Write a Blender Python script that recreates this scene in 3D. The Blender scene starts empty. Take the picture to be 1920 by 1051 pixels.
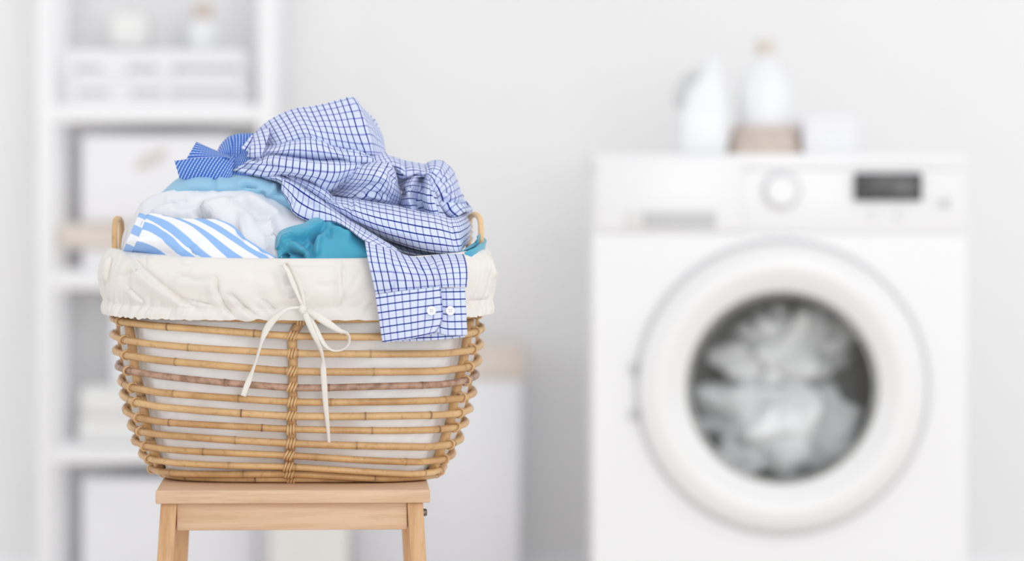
import bpy, bmesh, math, random
import numpy as np
from mathutils import Vector, Matrix, noise

# ------------------------------------------------------------------ camera, world, lights, exposure
S = bpy.context.scene
C = S.collection
FPX = 6400.0                 # focal length in pixels of a 1920 wide frame
ZC = 0.80                    # camera height
HOR, CXP = 350.0, 960.0      # horizon row, principal column

cam_d = bpy.data.cameras.new('camera')
cam = bpy.data.objects.new('camera', cam_d)
C.objects.link(cam)
cam.location = (0, 0, ZC)
cam.rotation_euler = (math.pi / 2, 0, 0)
cam_d.sensor_fit = 'HORIZONTAL'
cam_d.sensor_width = 36.0
cam_d.lens = FPX / 1920 * 36
cam_d.shift_y = -(525.5 - HOR) / 1920
cam_d.clip_start = 0.1
cam_d.dof.use_dof = True
cam_d.dof.focus_distance = 4.07
cam_d.dof.aperture_fstop = 2.0
S.camera = cam

w = bpy.data.worlds.new('world')
S.world = w
w.use_nodes = True
w.node_tree.nodes['Background'].inputs[0].default_value = (0.985, 0.992, 1.0, 1)
w.node_tree.nodes['Background'].inputs[1].default_value = 0.765


def area(name, loc, target, size, power, col=(1, 1, 1)):
    d = bpy.data.lights.new(name, 'AREA')
    d.shape = 'RECTANGLE'
    d.size, d.size_y = size
    d.energy = power
    d.color = col
    o = bpy.data.objects.new(name, d)
    C.objects.link(o)
    o.location = loc
    o.rotation_euler = (Vector(target) - Vector(loc)).to_track_quat('-Z', 'Y').to_euler()
    return o


area('key_light', (1.3, 0.2, 2.7), (-0.1, 4.6, 0.5), (1.5, 1.5), 30, (1, 0.995, 0.985))  # soft key set for light from front right; its source is unseen
area('front_fill_light', (1.05, -1.6, 1.25), (-0.1, 5.0, 0.55), (2.2, 1.3), 64, (1, 0.998, 0.995))  # added low frontal fill to brighten the liner bag; not a known window
area('right_fill_light', (2.45, 4.7, 1.5), (0.0, 6.3, 0.45), (1.5, 1.8), 8.5, (1, 1, 1))  # added side fill to brighten the back wall and shelves; no window known
area('left_fill_light', (-2.45, 4.7, 1.5), (-0.2, 6.3, 0.4), (1.5, 1.8), 8.5, (1, 1, 1))  # matching fill added on the left for the back wall, not a real window
area('overhead_fill_light', (0.1, 3.4, 3.4), (0.1, 5.2, 0.3), (3.6, 1.8), 5, (1, 1, 1))  # weak overhead fill added to lift the wall; no such lamp known

S.view_settings.view_transform = 'Standard'
S.view_settings.look = 'None'
S.view_settings.gamma = 1.0
S.view_settings.use_curve_mapping = False
S.view_settings.exposure = 0.03

random.seed(7)
RNG = np.random.default_rng(7)
PI = math.pi


# ------------------------------------------------------------------ helpers
def P(px, py, Y):
    return np.array(((px - CXP) / FPX * Y, Y, ZC - (py - HOR) / FPX * Y))


def srgb(r, g, b):
    def f(c):
        c /= 255.0
        return c / 12.92 if c <= 0.04045 else ((c + 0.055) / 1.055) ** 2.4
    return (f(r), f(g), f(b), 1.0)


def empty(name, loc, label, cat, group=None, rotz=0.0):
    o = bpy.data.objects.new(name, None)
    o.empty_display_size = 0.05
    C.objects.link(o)
    o.location = loc
    o.rotation_euler = (0, 0, rotz)
    tag(o, label, cat, group)
    return o


def tag(o, label=None, cat=None, group=None, kind=None):
    if label:
        o['label'] = label
    if cat:
        o['category'] = cat
    if group:
        o['group'] = group
    if kind:
        o['kind'] = kind
    return o


def world_loc(o):
    m = Matrix.Identity(4)
    ch = []
    while o is not None:
        ch.append(o)
        o = o.parent
    for q in reversed(ch):
        m = m @ Matrix.LocRotScale(q.location, q.rotation_euler, q.scale)
    return m


def link_mesh(name, me, mat, parent=None, world=True):
    if mat is not None:
        me.materials.clear()
        me.materials.append(mat)
    o = bpy.data.objects.new(name, me)
    C.objects.link(o)
    if parent is not None:
        o.parent = parent
        if world:
            me.transform(world_loc(parent).inverted())
    return o


def mesh(name, V, F, mat, parent=None, smooth=True, uv=None, col=None, world=True):
    me = bpy.data.meshes.new(name)
    me.from_pydata([tuple(map(float, v)) for v in V], [], [tuple(map(int, f)) for f in F])
    me.update()
    if smooth:
        me.polygons.foreach_set('use_smooth', [True] * len(me.polygons))
    li = np.empty(len(me.loops), dtype=np.int32)
    me.loops.foreach_get('vertex_index', li)
    if uv is not None:
        l = me.uv_layers.new(name='UVMap')
        l.data.foreach_set('uv', np.asarray(uv, dtype=np.float32)[li].ravel())
    if col is not None:
        a = me.color_attributes.new('tone', 'FLOAT_COLOR', 'POINT')
        c4 = np.ones((len(V), 4), dtype=np.float32)
        c4[:, :3] = col
        a.data.foreach_set('color', c4.ravel())
    return link_mesh(name, me, mat, parent, world)


class MB:
    """collects shapes into ONE mesh"""
    def __init__(self):
        self.bm = bmesh.new()

    def box(self, lo, hi, bev=0.0, seg=2, rot=None):
        c = [(a + b) / 2 for a, b in zip(lo, hi)]
        s = [abs(b - a) for a, b in zip(lo, hi)]
        b2 = bmesh.new()
        bmesh.ops.create_cube(b2, size=1.0)
        for v in b2.verts:
            v.co = Vector((v.co.x * s[0], v.co.y * s[1], v.co.z * s[2]))
        if bev > 0:
            bmesh.ops.bevel(b2, geom=list(b2.edges), offset=min(bev, min(s) * 0.45), segments=seg, affect='EDGES', profile=0.5)
        m = Matrix.Translation(c)
        if rot is not None:
            m = m @ rot
        b2.transform(m)
        self.add(b2)
        return self

    def hexa(self, pts, bev=0.0, seg=2):
        """8 corners: bottom ring then top ring"""
        b2 = bmesh.new()
        vs = [b2.verts.new(p) for p in pts]
        for f in ((3, 2, 1, 0), (4, 5, 6, 7), (0, 1, 5, 4), (1, 2, 6, 5), (2, 3, 7, 6), (3, 0, 4, 7)):
            b2.faces.new([vs[i] for i in f])
        if bev > 0:
            bmesh.ops.bevel(b2, geom=list(b2.edges), offset=bev, segments=seg, affect='EDGES', profile=0.5)
        self.add(b2)
        return self

    def lathe(self, prof, n=48, M=None, caps=True):
        """profile of (radius, height) about z, placed by M"""
        b2 = bmesh.new()
        rings = []
        for r, h in prof:
            if r < 1e-6:
                rings.append([b2.verts.new((0, 0, h))])
            else:
                rings.append([b2.verts.new((r * math.cos(2 * PI * i / n), r * math.sin(2 * PI * i / n), h)) for i in range(n)])
        for a, b in zip(rings[:-1], rings[1:]):
            for i in range(n):
                j = (i + 1) % n
                if len(a) == 1 and len(b) == 1:
                    continue
                if len(a) == 1:
                    b2.faces.new((a[0], b[i], b[j]))
                elif len(b) == 1:
                    b2.faces.new((a[i], a[j], b[0]))
                else:
                    b2.faces.new((a[i], a[j], b[j], b[i]))
        bmesh.ops.recalc_face_normals(b2, faces=b2.faces)
        if M is not None:
            b2.transform(M)
        self.add(b2)
        return self

    def add(self, b2):
        me = bpy.data.meshes.new('tmp')
        b2.to_mesh(me)
        b2.free()
        self.bm.from_mesh(me)
        bpy.data.meshes.remove(me)

    def build(self, name, mat, parent=None, smooth_angle=35, world=True):
        me = bpy.data.meshes.new(name)
        self.bm.normal_update()
        ca = math.radians(smooth_angle)
        for f in self.bm.faces:
            f.smooth = True
        for e in self.bm.edges:
            if len(e.link_faces) == 2 and e.calc_face_angle(0.0) > ca:
                e.smooth = False
        self.bm.to_mesh(me)
        self.bm.free()
        return link_mesh(name, me, mat, parent, world)


def catmull(A, m, closed=False):
    """A: (n,k) control -> dense samples, m per span"""
    A = np.asarray(A, float)
    n = len(A)
    out = []
    spans = n if closed else n - 1
    for i in range(spans):
        if closed:
            p0, p1, p2, p3 = A[(i - 1) % n], A[i], A[(i + 1) % n], A[(i + 2) % n]
        else:
            p1, p2 = A[i], A[i + 1]
            p0 = A[i - 1] if i > 0 else 2 * p1 - p2
            p3 = A[i + 2] if i + 2 < n else 2 * p2 - p1
        for s in range(m):
            t = s / m
            out.append(0.5 * (2 * p1 + (p2 - p0) * t + (2 * p0 - 5 * p1 + 4 * p2 - p3) * t * t + (3 * p1 - p0 - 3 * p2 + p3) * t ** 3))
    if not closed:
        out.append(A[-1])
    return np.array(out)


def tube_data(pts, rad, seg=8, closed=False, flat=1.0, up=(0, 0, 1)):
    pts = np.asarray(pts, float)
    n = len(pts)
    rad = np.broadcast_to(np.asarray(rad, float), (n,))
    if closed:
        T = np.roll(pts, -1, 0) - np.roll(pts, 1, 0)
    else:
        T = np.gradient(pts, axis=0)
    T /= np.linalg.norm(T, axis=1)[:, None] + 1e-12
    U = np.array(up, float)
    V, F = [], []
    prev = None
    for i in range(n):
        s = np.cross(T[i], U if prev is None else prev)
        if np.linalg.norm(s) < 1e-4:
            s = np.cross(T[i], (1, 0, 0))
        s /= np.linalg.norm(s)
        b = np.cross(s, T[i])
        if not closed:
            prev = b
        for k in range(seg):
            a = 2 * PI * k / seg
            V.append(pts[i] + rad[i] * (math.cos(a) * s * flat + math.sin(a) * b))
    m = n if closed else n - 1
    for i in range(m):
        j = (i + 1) % n
        for k in range(seg):
            l = (k + 1) % seg
            F.append((i * seg + k, i * seg + l, j * seg + l, j * seg + k))
    if not closed:
        F.append(tuple(range(seg))[::-1])
        F.append(tuple((n - 1) * seg + k for k in range(seg)))
    return np.array(V), F


# ------------------------------------------------------------------ materials
class NT:
    def __init__(self, name):
        self.m = bpy.data.materials.new(name)
        self.m.use_nodes = True
        self.t = self.m.node_tree
        self.b = self.t.nodes['Principled BSDF']

    def n(self, kind, **kw):
        x = self.t.nodes.new(kind)
        for k, v in kw.items():
            setattr(x, k, v)
        return x

    def l(self, a, b):
        self.t.links.new(a, b)

    def math(self, op, a, b=None, c=None):
        x = self.n('ShaderNodeMath', operation=op)
        for i, v in enumerate((a, b, c)):
            if v is None:
                continue
            if isinstance(v, (int, float)):
                x.inputs[i].default_value = v
            else:
                self.l(v, x.inputs[i])
        return x.outputs[0]

    def mix(self, fac, a, b):
        x = self.n('ShaderNodeMix', data_type='RGBA')
        for sock, v in ((x.inputs[0], fac), (x.inputs[6], a), (x.inputs[7], b)):
            if isinstance(v, (int, float)):
                sock.default_value = v
            elif isinstance(v, tuple):
                sock.default_value = v
            else:
                self.l(v, sock)
        return x.outputs[2]

    def ramp(self, val, lo, hi):
        x = self.n('ShaderNodeMapRange')
        x.interpolation_type = 'SMOOTHSTEP'
        self.l(val, x.inputs[0])
        x.inputs[1].default_value, x.inputs[2].default_value = lo, hi
        return x.outputs[0]

    def noise(self, scale, detail=3, coord='Object', stretch=None):
        tc = self.n('ShaderNodeTexCoord')
        x = self.n('ShaderNodeTexNoise')
        x.inputs['Scale'].default_value = scale
        x.inputs['Detail'].default_value = detail
        if stretch:
            mp = self.n('ShaderNodeMapping')
            mp.inputs['Scale'].default_value = stretch
            self.l(tc.outputs[coord], mp.inputs[0])
            self.l(mp.outputs[0], x.inputs['Vector'])
        else:
            self.l(tc.outputs[coord], x.inputs['Vector'])
        return x.outputs[0]

    def bump(self, h, strength, dist=0.001):
        x = self.n('ShaderNodeBump')
        x.inputs['Strength'].default_value = strength
        x.inputs['Distance'].default_value = dist
        self.l(h, x.inputs['Height'])
        self.l(x.outputs[0], self.b.inputs['Normal'])

    def fin(self, rough=0.5, spec=0.5, sheen=0.0, metal=0.0):
        self.b.inputs['Roughness'].default_value = rough
        self.b.inputs['Specular IOR Level'].default_value = spec
        self.b.inputs['Sheen Weight'].default_value = sheen
        self.b.inputs['Metallic'].default_value = metal
        return self.m

    def base(self, c):
        if isinstance(c, tuple):
            self.b.inputs['Base Color'].default_value = c
        else:
            self.l(c, self.b.inputs['Base Color'])


def plain(name, rgb, rough=0.5, spec=0.5, var=0.03, scale=6.0, metal=0.0):
    t = NT(name)
    c = srgb(*rgb)
    d = tuple(x * (1 - var * 2) for x in c[:3]) + (1,)
    t.base(t.mix(t.ramp(t.noise(scale), 0.35, 0.65), c, d))
    return t.fin(rough, spec, 0, metal)


def cloth(name, rgb, rough=0.85, sheen=0.15, weave=2200, strength=0.15, spec=0.25, var=0.03):
    t = NT(name)
    c = srgb(*rgb)
    d = tuple(x * (1 - var * 2) for x in c[:3]) + (1,)
    t.base(t.mix(t.noise(30), c, d))
    t.bump(t.noise(weave, 2), strength, 0.0004)
    return t.fin(rough, spec, sheen)


def check_mat(name, base, dark, light, wd, wl, dark_axis='u', rep=1.0, micro=0.0):
    t = NT(name)
    uvn = t.n('ShaderNodeUVMap')
    sp = t.n('ShaderNodeSeparateXYZ')
    t.l(uvn.outputs[0], sp.inputs[0])
    u, v = sp.outputs[0], sp.outputs[1]
    if dark_axis == 'v':
        u, v = v, u

    def line(x, wdt):
        f = t.math('ABSOLUTE', t.math('SUBTRACT', t.math('FRACT', t.math('MULTIPLY', x, rep)), 0.5))
        return t.math('SUBTRACT', 1.0, t.ramp(f, wdt * 0.35, wdt * 0.75))
    ld, ll = line(u, wd), line(v, wl)
    c = t.mix(t.math('MULTIPLY', ll, 0.9), srgb(*base), srgb(*light))
    c = t.mix(ld, c, srgb(*dark))
    both = t.math('MULTIPLY', ld, ll)
    c = t.mix(t.math('MULTIPLY', both, 0.7), c, srgb(dark[0] * 0.6, dark[1] * 0.6, dark[2] * 0.75))
    t.base(c)
    t.bump(t.noise(2600, 2), 0.12, 0.0004)
    return t.fin(0.82, 0.25, 0.12)


def stripe_mat(name, a, b, axis='v', phase=0.0, duty=0.5):
    t = NT(name)
    uvn = t.n('ShaderNodeUVMap')
    sp = t.n('ShaderNodeSeparateXYZ')
    t.l(uvn.outputs[0], sp.inputs[0])
    x = sp.outputs[1] if axis == 'v' else sp.outputs[0]
    f = t.math('ABSOLUTE', t.math('SUBTRACT', t.math('FRACT', t.math('ADD', x, phase + 0.5)), 0.5))
    k = t.ramp(f, duty / 2 - 0.025, duty / 2 + 0.025)
    t.base(t.mix(k, srgb(*b), srgb(*a)))
    t.bump(t.noise(2200, 2), 0.15, 0.0004)
    return t.fin(0.85, 0.25, 0.15)


def rattan_mat():
    t = NT('rattan')
    at = t.n('ShaderNodeAttribute', attribute_name='tone')
    sp = t.n('ShaderNodeSeparateColor')
    t.l(at.outputs['Color'], sp.inputs[0])
    node, grey, tint = sp.outputs[0], sp.outputs[1], sp.outputs[2]
    n1 = t.ramp(t.noise(26, 4), 0.3, 0.72)
    n2 = t.ramp(t.noise(160, 4), 0.52, 0.75)
    c = t.mix(n1, srgb(216, 175, 121), srgb(184, 139, 88))
    c = t.mix(tint, c, srgb(232, 196, 146))
    c = t.mix(t.math('MULTIPLY', n2, 0.35), c, srgb(150, 100, 60))
    g = t.mix(t.ramp(t.noise(90, 5), 0.35, 0.7), srgb(186, 150, 132), srgb(128, 98, 84))
    c = t.mix(grey, c, g)
    c = t.mix(node, c, srgb(88, 52, 28))
    t.base(c)
    t.bump(t.noise(120, 4), 0.25, 0.0006)
    return t.fin(0.42, 0.45)


def wood_mat(name, a, b, axis=(1.2, 14, 14), rough=0.5):
    t = NT(name)
    n = t.noise(9, 5, stretch=axis)
    f = t.noise(60, 4, stretch=(axis[0] * 0.6, axis[1] * 0.6, axis[2] * 0.6))
    c = t.mix(t.ramp(n, 0.36, 0.66), srgb(*a), srgb(*b))
    c = t.mix(t.math('MULTIPLY', t.ramp(f, 0.5, 0.8), 0.25), c, srgb(b[0] * 0.85, b[1] * 0.8, b[2] * 0.75))
    t.base(c)
    t.bump(f, 0.05, 0.0006)
    return t.fin(rough, 0.35)


def glass_mat(name):
    t = NT(name)
    tr = t.n('ShaderNodeBsdfTransparent')
    tr.inputs[0].default_value = (0.96, 0.97, 0.97, 1)
    gl = t.n('ShaderNodeBsdfGlossy')
    gl.inputs['Roughness'].default_value = 0.12
    fr = t.n('ShaderNodeFresnel')
    fr.inputs[0].default_value = 1.45
    mx = t.n('ShaderNodeMixShader')
    t.l(fr.outputs[0], mx.inputs[0])
    t.l(tr.outputs[0], mx.inputs[1])
    t.l(gl.outputs[0], mx.inputs[2])
    t.l(mx.outputs[0], t.t.nodes['Material Output'].inputs[0])
    return t.m


M = {}
M['wall'] = plain('wall_paint', (240, 240, 241), 0.9, 0.2, 0.006, 2)
M['floor'] = wood_mat('floor_boards', (238, 234, 230), (231, 226, 221), (12, 1.0, 14))
M['white_lacquer'] = plain('white_lacquer', (243, 243, 245), 0.45, 0.4, 0.005, 3)
M['enamel'] = plain('white_enamel', (237, 237, 239), 0.32, 0.45, 0.003, 3)
M['door_white'] = plain('white_door_plastic', (236, 236, 237), 0.28, 0.5, 0.003, 3)
M['label_grey'] = plain('pale_grey_plastic', (200, 200, 202), 0.5, 0.4, 0.01)
M['seam_grey'] = plain('seam_grey', (212, 212, 214), 0.6, 0.3, 0.01)
M['display'] = plain('dark_display', (74, 74, 76), 0.3, 0.4, 0.02)
M['display2'] = plain('lighter_display_segment', (104, 104, 106), 0.35, 0.4, 0.02)
M['steel'] = plain('drum_steel', (228, 228, 228), 0.5, 0.4, 0.02, 8, 0.0)
M['gasket'] = plain('grey_gasket', (150, 150, 148), 0.6, 0.3, 0.03)
M['glass'] = glass_mat('porthole_glass')
M['towel'] = cloth('white_terry', (240, 240, 240), 0.95, 0.2, 500, 0.5)
M['linen'] = cloth('washed_linen', (248, 248, 250), 0.95, 0.2, 300, 0.4)
M['bottle'] = plain('white_bottle_plastic', (240, 241, 244), 0.35, 0.5, 0.004)
M['grey_plastic'] = plain('grey_plastic', (206, 207, 208), 0.5, 0.4, 0.01)
M['cork'] = plain('tan_cap', (224, 208, 196), 0.8, 0.2, 0.08, 60)
M['tan_wicker'] = plain('tan_wicker', (216, 201, 190), 0.8, 0.2, 0.08, 60)
M['pale_wood'] = wood_mat('pale_wood', (226, 217, 208), (218, 206, 196), (1.2, 12, 12))
M['card'] = plain('white_cardboard', (240, 240, 244), 0.7, 0.3, 0.01)
M['slot'] = plain('slot_grey', (226, 226, 226), 0.8, 0.2, 0.03)
M['greige'] = cloth('greige_canvas', (232, 229, 226))
M['rattan'] = rattan_mat()
M['stake'] = M['rattan']
M['cream'] = cloth('cream_cotton', (235, 231, 226), 0.92, 0.1, 1500, 0.25, 0.2, 0.02)
M['lining'] = cloth('white_cotton_lining', (246, 248, 250), 0.92, 0.1, 1500, 0.25, 0.2, 0.02)
M['ribbon'] = cloth('ribbon_cotton', (236, 232, 225), 0.9, 0.1, 2500, 0.3, 0.2, 0.02)
M['beech'] = wood_mat('beech_top', (219, 186, 156), (208, 172, 141), (1.0, 16, 16), 0.45)
M['beech_leg'] = wood_mat('beech_leg', (211, 170, 128), (198, 153, 110), (16, 16, 1.0), 0.45)
M['screw'] = plain('bolt_steel', (120, 112, 104), 0.4, 0.5, 0.02, 20, 0.9)
SB, SD, SL = (214, 224, 247), (22, 48, 140), (132, 142, 206)
M['check_u'] = check_mat('blue_check_cols', SB, SD, SL, 0.155, 0.165, 'u')
M['check_v'] = check_mat('blue_check_rows', SB, SD, SL, 0.155, 0.165, 'v')
M['mini_u'] = check_mat('navy_mini_check', (44, 94, 186), (176, 204, 244), (66, 116, 204), 0.36, 0.4, 'u', 2.3)
M['mini_v'] = check_mat('navy_mini_check_turned', (44, 94, 186), (176, 204, 244), (66, 116, 204), 0.36, 0.4, 'v', 2.3)
M['stripe'] = stripe_mat('sky_stripe', (150, 190, 242), (242, 243, 248))
M['stripe_hem'] = stripe_mat('sky_stripe_hem', (150, 190, 242), (244, 245, 250), phase=0.5)
M['white_cloth'] = cloth('white_cotton', (231, 233, 239), 0.9, 0.15, 1500, 0.2, 0.2, 0.01)
M['pale_blue'] = cloth('pale_blue_cotton', (150, 198, 226), 0.8, 0.2, 2000, 0.12, 0.3, 0.02)
M['teal'] = cloth('teal_satin', (66, 168, 200), 0.5, 0.25, 2400, 0.08, 0.5, 0.02)
M['button'] = plain('pearl_button', (246, 246, 248), 0.25, 0.6, 0.01)
M['button_hole'] = plain('button_hole', (150, 155, 175), 0.7, 0.2, 0.01)

# ------------------------------------------------------------------ setting
YW = 6.62


def struct(o):
    o['kind'] = 'structure'
    return o


struct(MB().box((-5.0, YW, 0), (5.0, YW + 0.1, 2.7)).build('wall_back', M['wall']))
struct(MB().box((-5.0, -3.0, -0.06), (5.0, YW + 0.1, 0)).build('floor', M['floor']))
struct(MB().box((-5.0, YW - 0.015, 0), (5.0, YW, 0.085), 0.004).build('baseboard_back', M['white_lacquer']))

# ------------------------------------------------------------------ washing machine
YM = FPX * 0.62 / 700.0          # front plane
SC = FPX / YM                    # px per metre there


def W(px, py, y=YM):
    return ((px - CXP) / SC, y, ZC - (py - HOR) / SC)


x0, _, ztop = W(1113, 288)
x1 = x0 + 0.62
wm = empty('washing_machine', ((x0 + x1) / 2, YM + 0.29, 0), 'white front-loading washing machine with round porthole door and dark display', 'washing machine')
ydeep = YM + 0.55
b = MB()
b.box((x0, YM + 0.012, 0.03), (x1, ydeep, ztop - 0.028), 0.006)
body = b.build('body', M['enamel'], wm)
MB().box((x0, YM, ztop - 0.0258), (x1, ydeep + 0.01, ztop), 0.003, 3).build('worktop_lid', M['enamel'], wm)
zc_ = W(0, 436)[2]
cp = MB().box((x0 + 0.0005, YM, zc_), (x1 - 0.0005, YM + 0.02, ztop - 0.0262), 0.0006, 2).build('control_panel', M['enamel'], wm)
# front panel with an opening for the door: ring fan
cxw, czw = W(1466, 726)[0], W(1466, 726)[2]


def plate_with_hole(x0, x1, z0, z1, cx, cz, r, y, thick, name, mat, parent, n=96):
    V, F = [], []
    angs = [2 * PI * i / n for i in range(n)]
    angs += [math.atan2(b_ - cz, a_ - cx) % (2 * PI) for a_ in (x0, x1) for b_ in (z0, z1)]
    angs = sorted(angs)
    n = len(angs)
    for a in angs:
        c, s = math.cos(a), math.sin(a)
        tx = ((x1 - cx) if c > 0 else (x0 - cx)) / c if abs(c) > 1e-9 else 1e9
        tz = ((z1 - cz) if s > 0 else (z0 - cz)) / s if abs(s) > 1e-9 else 1e9
        t = min(abs(tx), abs(tz))
        for yy in (y, y + thick):
            V.append((cx + r * c, yy, cz + r * s))
            V.append((cx + t * c, yy, cz + t * s))
    for i in range(n):
        j = (i + 1) % n
        A, B = 4 * i, 4 * j
        F += [(A, A + 1, B + 1, B), (A + 2, B + 2, B + 3, A + 3), (A, B, B + 2, A + 2), (A + 1, A + 3, B + 3, B + 1)]
    return mesh(name, V, F, mat, parent, smooth=False)


plate_with_hole(x0, x1, 0.10, zc_ - 0.0008, cxw, czw, 0.2, YM, 0.014, 'front_panel', M['enamel'], wm)
MB().box((x0 + 0.004, YM + 0.006, 0.03), (x1 - 0.004, YM + 0.02, 0.097), 0.003).build('kick_plate', M['enamel'], wm)
for fx in (x0 + 0.06, x1 - 0.06):
    for fy in (YM + 0.07, ydeep - 0.07):
        MB().lathe([(0, 0), (0.024, 0), (0.024, 0.012), (0.012, 0.016), (0.012, 0.04), (0, 0.04)], 20, Matrix.Translation((fx, fy, 0))).build('levelling_foot', M['gasket'], wm)
# detergent drawer
d0, d1 = W(1122, 300), W(1392, 432)
dr = MB().box((d0[0], YM - 0.003, d1[2]), (d1[0], YM, d0[2]), 0.002, 3).build('detergent_drawer', M['enamel'], wm)
g0, g1 = W(1172, 397), W(1342, 428)
MB().box((g0[0], YM - 0.005, g1[2]), (g1[0], YM - 0.002, g0[2]), 0.001).build('label_strip', M['label_grey'], dr)
h0, h1 = W(1172, 397), W(1205, 428)
MB().box((h0[0], YM - 0.006, h1[2]), (h1[0], YM - 0.0045, h0[2]), 0.0004).build('label_mark', M['slot'], dr)
# dial
dc = W(1465, 357)
R90 = Matrix.Rotation(PI / 2, 4, 'X')
T = Matrix.Translation
dial = MB().lathe([(0, 0.014), (0.023, 0.014), (0.0258, 0.012), (0.0265, 0.0), (0.0, 0.0)], 48, T((dc[0], YM, dc[2])) @ R90).build('program_dial', M['enamel'], wm)
MB().lathe([(0.0268, 0.0), (0.0268, 0.0020), (0.031, 0.0020), (0.033, 0.0)], 48, T((dc[0], YM, dc[2])) @ R90).build('dial_ring', M['seam_grey'], dial)
# display
e0, e1 = W(1601, 324), W(1728, 376)
ds = MB().box((e0[0], YM - 0.0075, e1[2]), (e1[0], YM - 0.003, e0[2]), 0.002).build('display', M['display'], wm)
f0, f1 = W(1672, 336), W(1716, 366)
MB().box((f0[0], YM - 0.0085, f1[2]), (f1[0], YM - 0.0070, f0[2]), 0.0008).build('display_segment', M['display2'], ds)
bc = W(1772, 380)
MB().lathe([(0, 0.010), (0.005, 0.010), (0.0065, 0.008), (0.0065, 0.0)], 24, T((bc[0], YM, bc[2])) @ R90).build('start_button', M['label_grey'], wm)
for bx in (1640, 1690):
    q = W(bx, 402)
    MB().lathe([(0, 0.0065), (0.006, 0.0065), (0.007, 0.005), (0.007, 0.002)], 20, T((q[0], YM, q[2])) @ R90).build('push_button', M['enamel'], wm)
# door
RO, RI = 272 / SC, 180 / SC
TD = T((cxw, YM, czw)) @ R90
door = MB().lathe([(RO - 0.002, 0.0), (RO, 0.004), (RO - 0.003, 0.014), (RO - 0.010, 0.023), (RO - 0.024, 0.030), (RO - 0.042, 0.031), (RO - 0.054, 0.028), (RI + 0.012, 0.017), (RI + 0.003, 0.012), (RI, 0.007), (RI - 0.002, -0.004), (RI + 0.012, -0.006), (RO - 0.03, -0.002), (RO - 0.002, 0.0)], 96, TD).build('porthole_door', M['door_white'], wm, 50)
MB().lathe([(RO + 0.001, 0.0005), (RO + 0.001, 0.0028), (RO + 0.0055, 0.0028), (RO + 0.0060, 0.0005)], 96, TD).build('door_seam', M['seam_grey'], door)
MB().lathe([(RI + 0.0005, 0.008), (RI - 0.001, 0.0085), (RI - 0.004, 0.006), (RI - 0.005, -0.004), (RI - 0.001, -0.006), (RI + 0.0005, 0.008)], 96, TD).build('glass_rim', M['gasket'], door)
MB().lathe([((RI - 0.004) * math.sin(a_), 0.002 - 0.026 * math.cos(a_)) for a_ in [PI / 2 * (1 - q_ / 14) for q_ in range(15)]], 72, TD).build('porthole_glass', M['glass'], door)
for py in (690, 777):
    q = W(1189, py)
    MB().box((q[0] - 0.007, YM - 0.010, q[2] - 0.009), (q[0] + 0.005, YM, q[2] + 0.009), 0.002).build('door_hinge', M['label_grey'], wm)
# drum interior
MB().lathe([(0.2, -0.013), (0.185, -0.02), (0.185, -0.06), (0.205, -0.075), (0.222, -0.085)], 72, TD).build('door_gasket', M['gasket'], wm)
drum = MB().lathe([(0.222, -0.085), (0.225, -0.09), (0.225, -0.37), (0.2, -0.395), (0.0, -0.40)], 72, TD).build('drum', M['steel'], wm)
for k in range(3):
    a = 0.5 + k * 2 * PI / 3
    MB().box((0.185, -0.02, -0.35), (0.222, 0.02, -0.12), 0.01).build('drum_paddle', M['steel'], drum).data.transform(
        world_loc(wm).inverted() @ TD @ Matrix.Rotation(a, 4, 'Z') @ world_loc(wm))
# the body box must not fill the drum: cut it
me = body.data
bmx = bmesh.new()
bmx.from_mesh(me)
bmesh.ops.delete(bmx, geom=[f for f in bmx.faces if f.normal.y < -0.9 and f.calc_area() > 0.1], context='FACES_ONLY')
bmx.to_mesh(me)
bmx.free()


# washing inside: crumpled cloth lumps
def crumple(name, c, r, squash, seed, mat, label, cat, group=None, amp=0.3, f=14.0):
    bm = bmesh.new()
    bmesh.ops.create_icosphere(bm, subdivisions=5, radius=1.0)
    for v in bm.verts:
        d = v.co.normalized()
        n = abs(noise.noise(d * 1.5 + Vector((seed, 0, 0)))) * 1.6
        n2 = abs(noise.noise(d * 3.1 + Vector((0, seed, 3)))) * 1.1
        k = 1.0 - amp * (1 - n) - amp * 0.5 * (1 - n2)
        v.co = Vector((d.x * r * squash[0], d.y * r * squash[1], d.z * r * squash[2])) * k
    for fc in bm.faces:
        fc.smooth = True
    me = bpy.data.meshes.new(name)
    bm.to_mesh(me)
    bm.free()
    me.materials.append(mat)
    o = bpy.data.objects.new(name, me)
    C.objects.link(o)
    o.location = c
    return tag(o, label, cat, group)


crumple('laundry_bundle', (cxw + 0.01, YM + 0.195, czw - 0.065), 0.185, (1.05, 0.80, 0.85), 1.3, M['linen'], 'crumpled white laundry filling the lower drum behind the porthole glass', 'laundry', amp=0.34)
crumple('laundry_bundle', (cxw + 0.02, YM + 0.165, czw + 0.055), 0.155, (0.95, 0.70, 0.75), 5.1, M['linen'], 'white bunched laundry heaped on top inside the washing machine drum', 'laundry', amp=0.36)


# ------------------------------------------------------------------ things on the washing machine
def at(px, py, Y):
    return P(px, py, Y)


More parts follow.
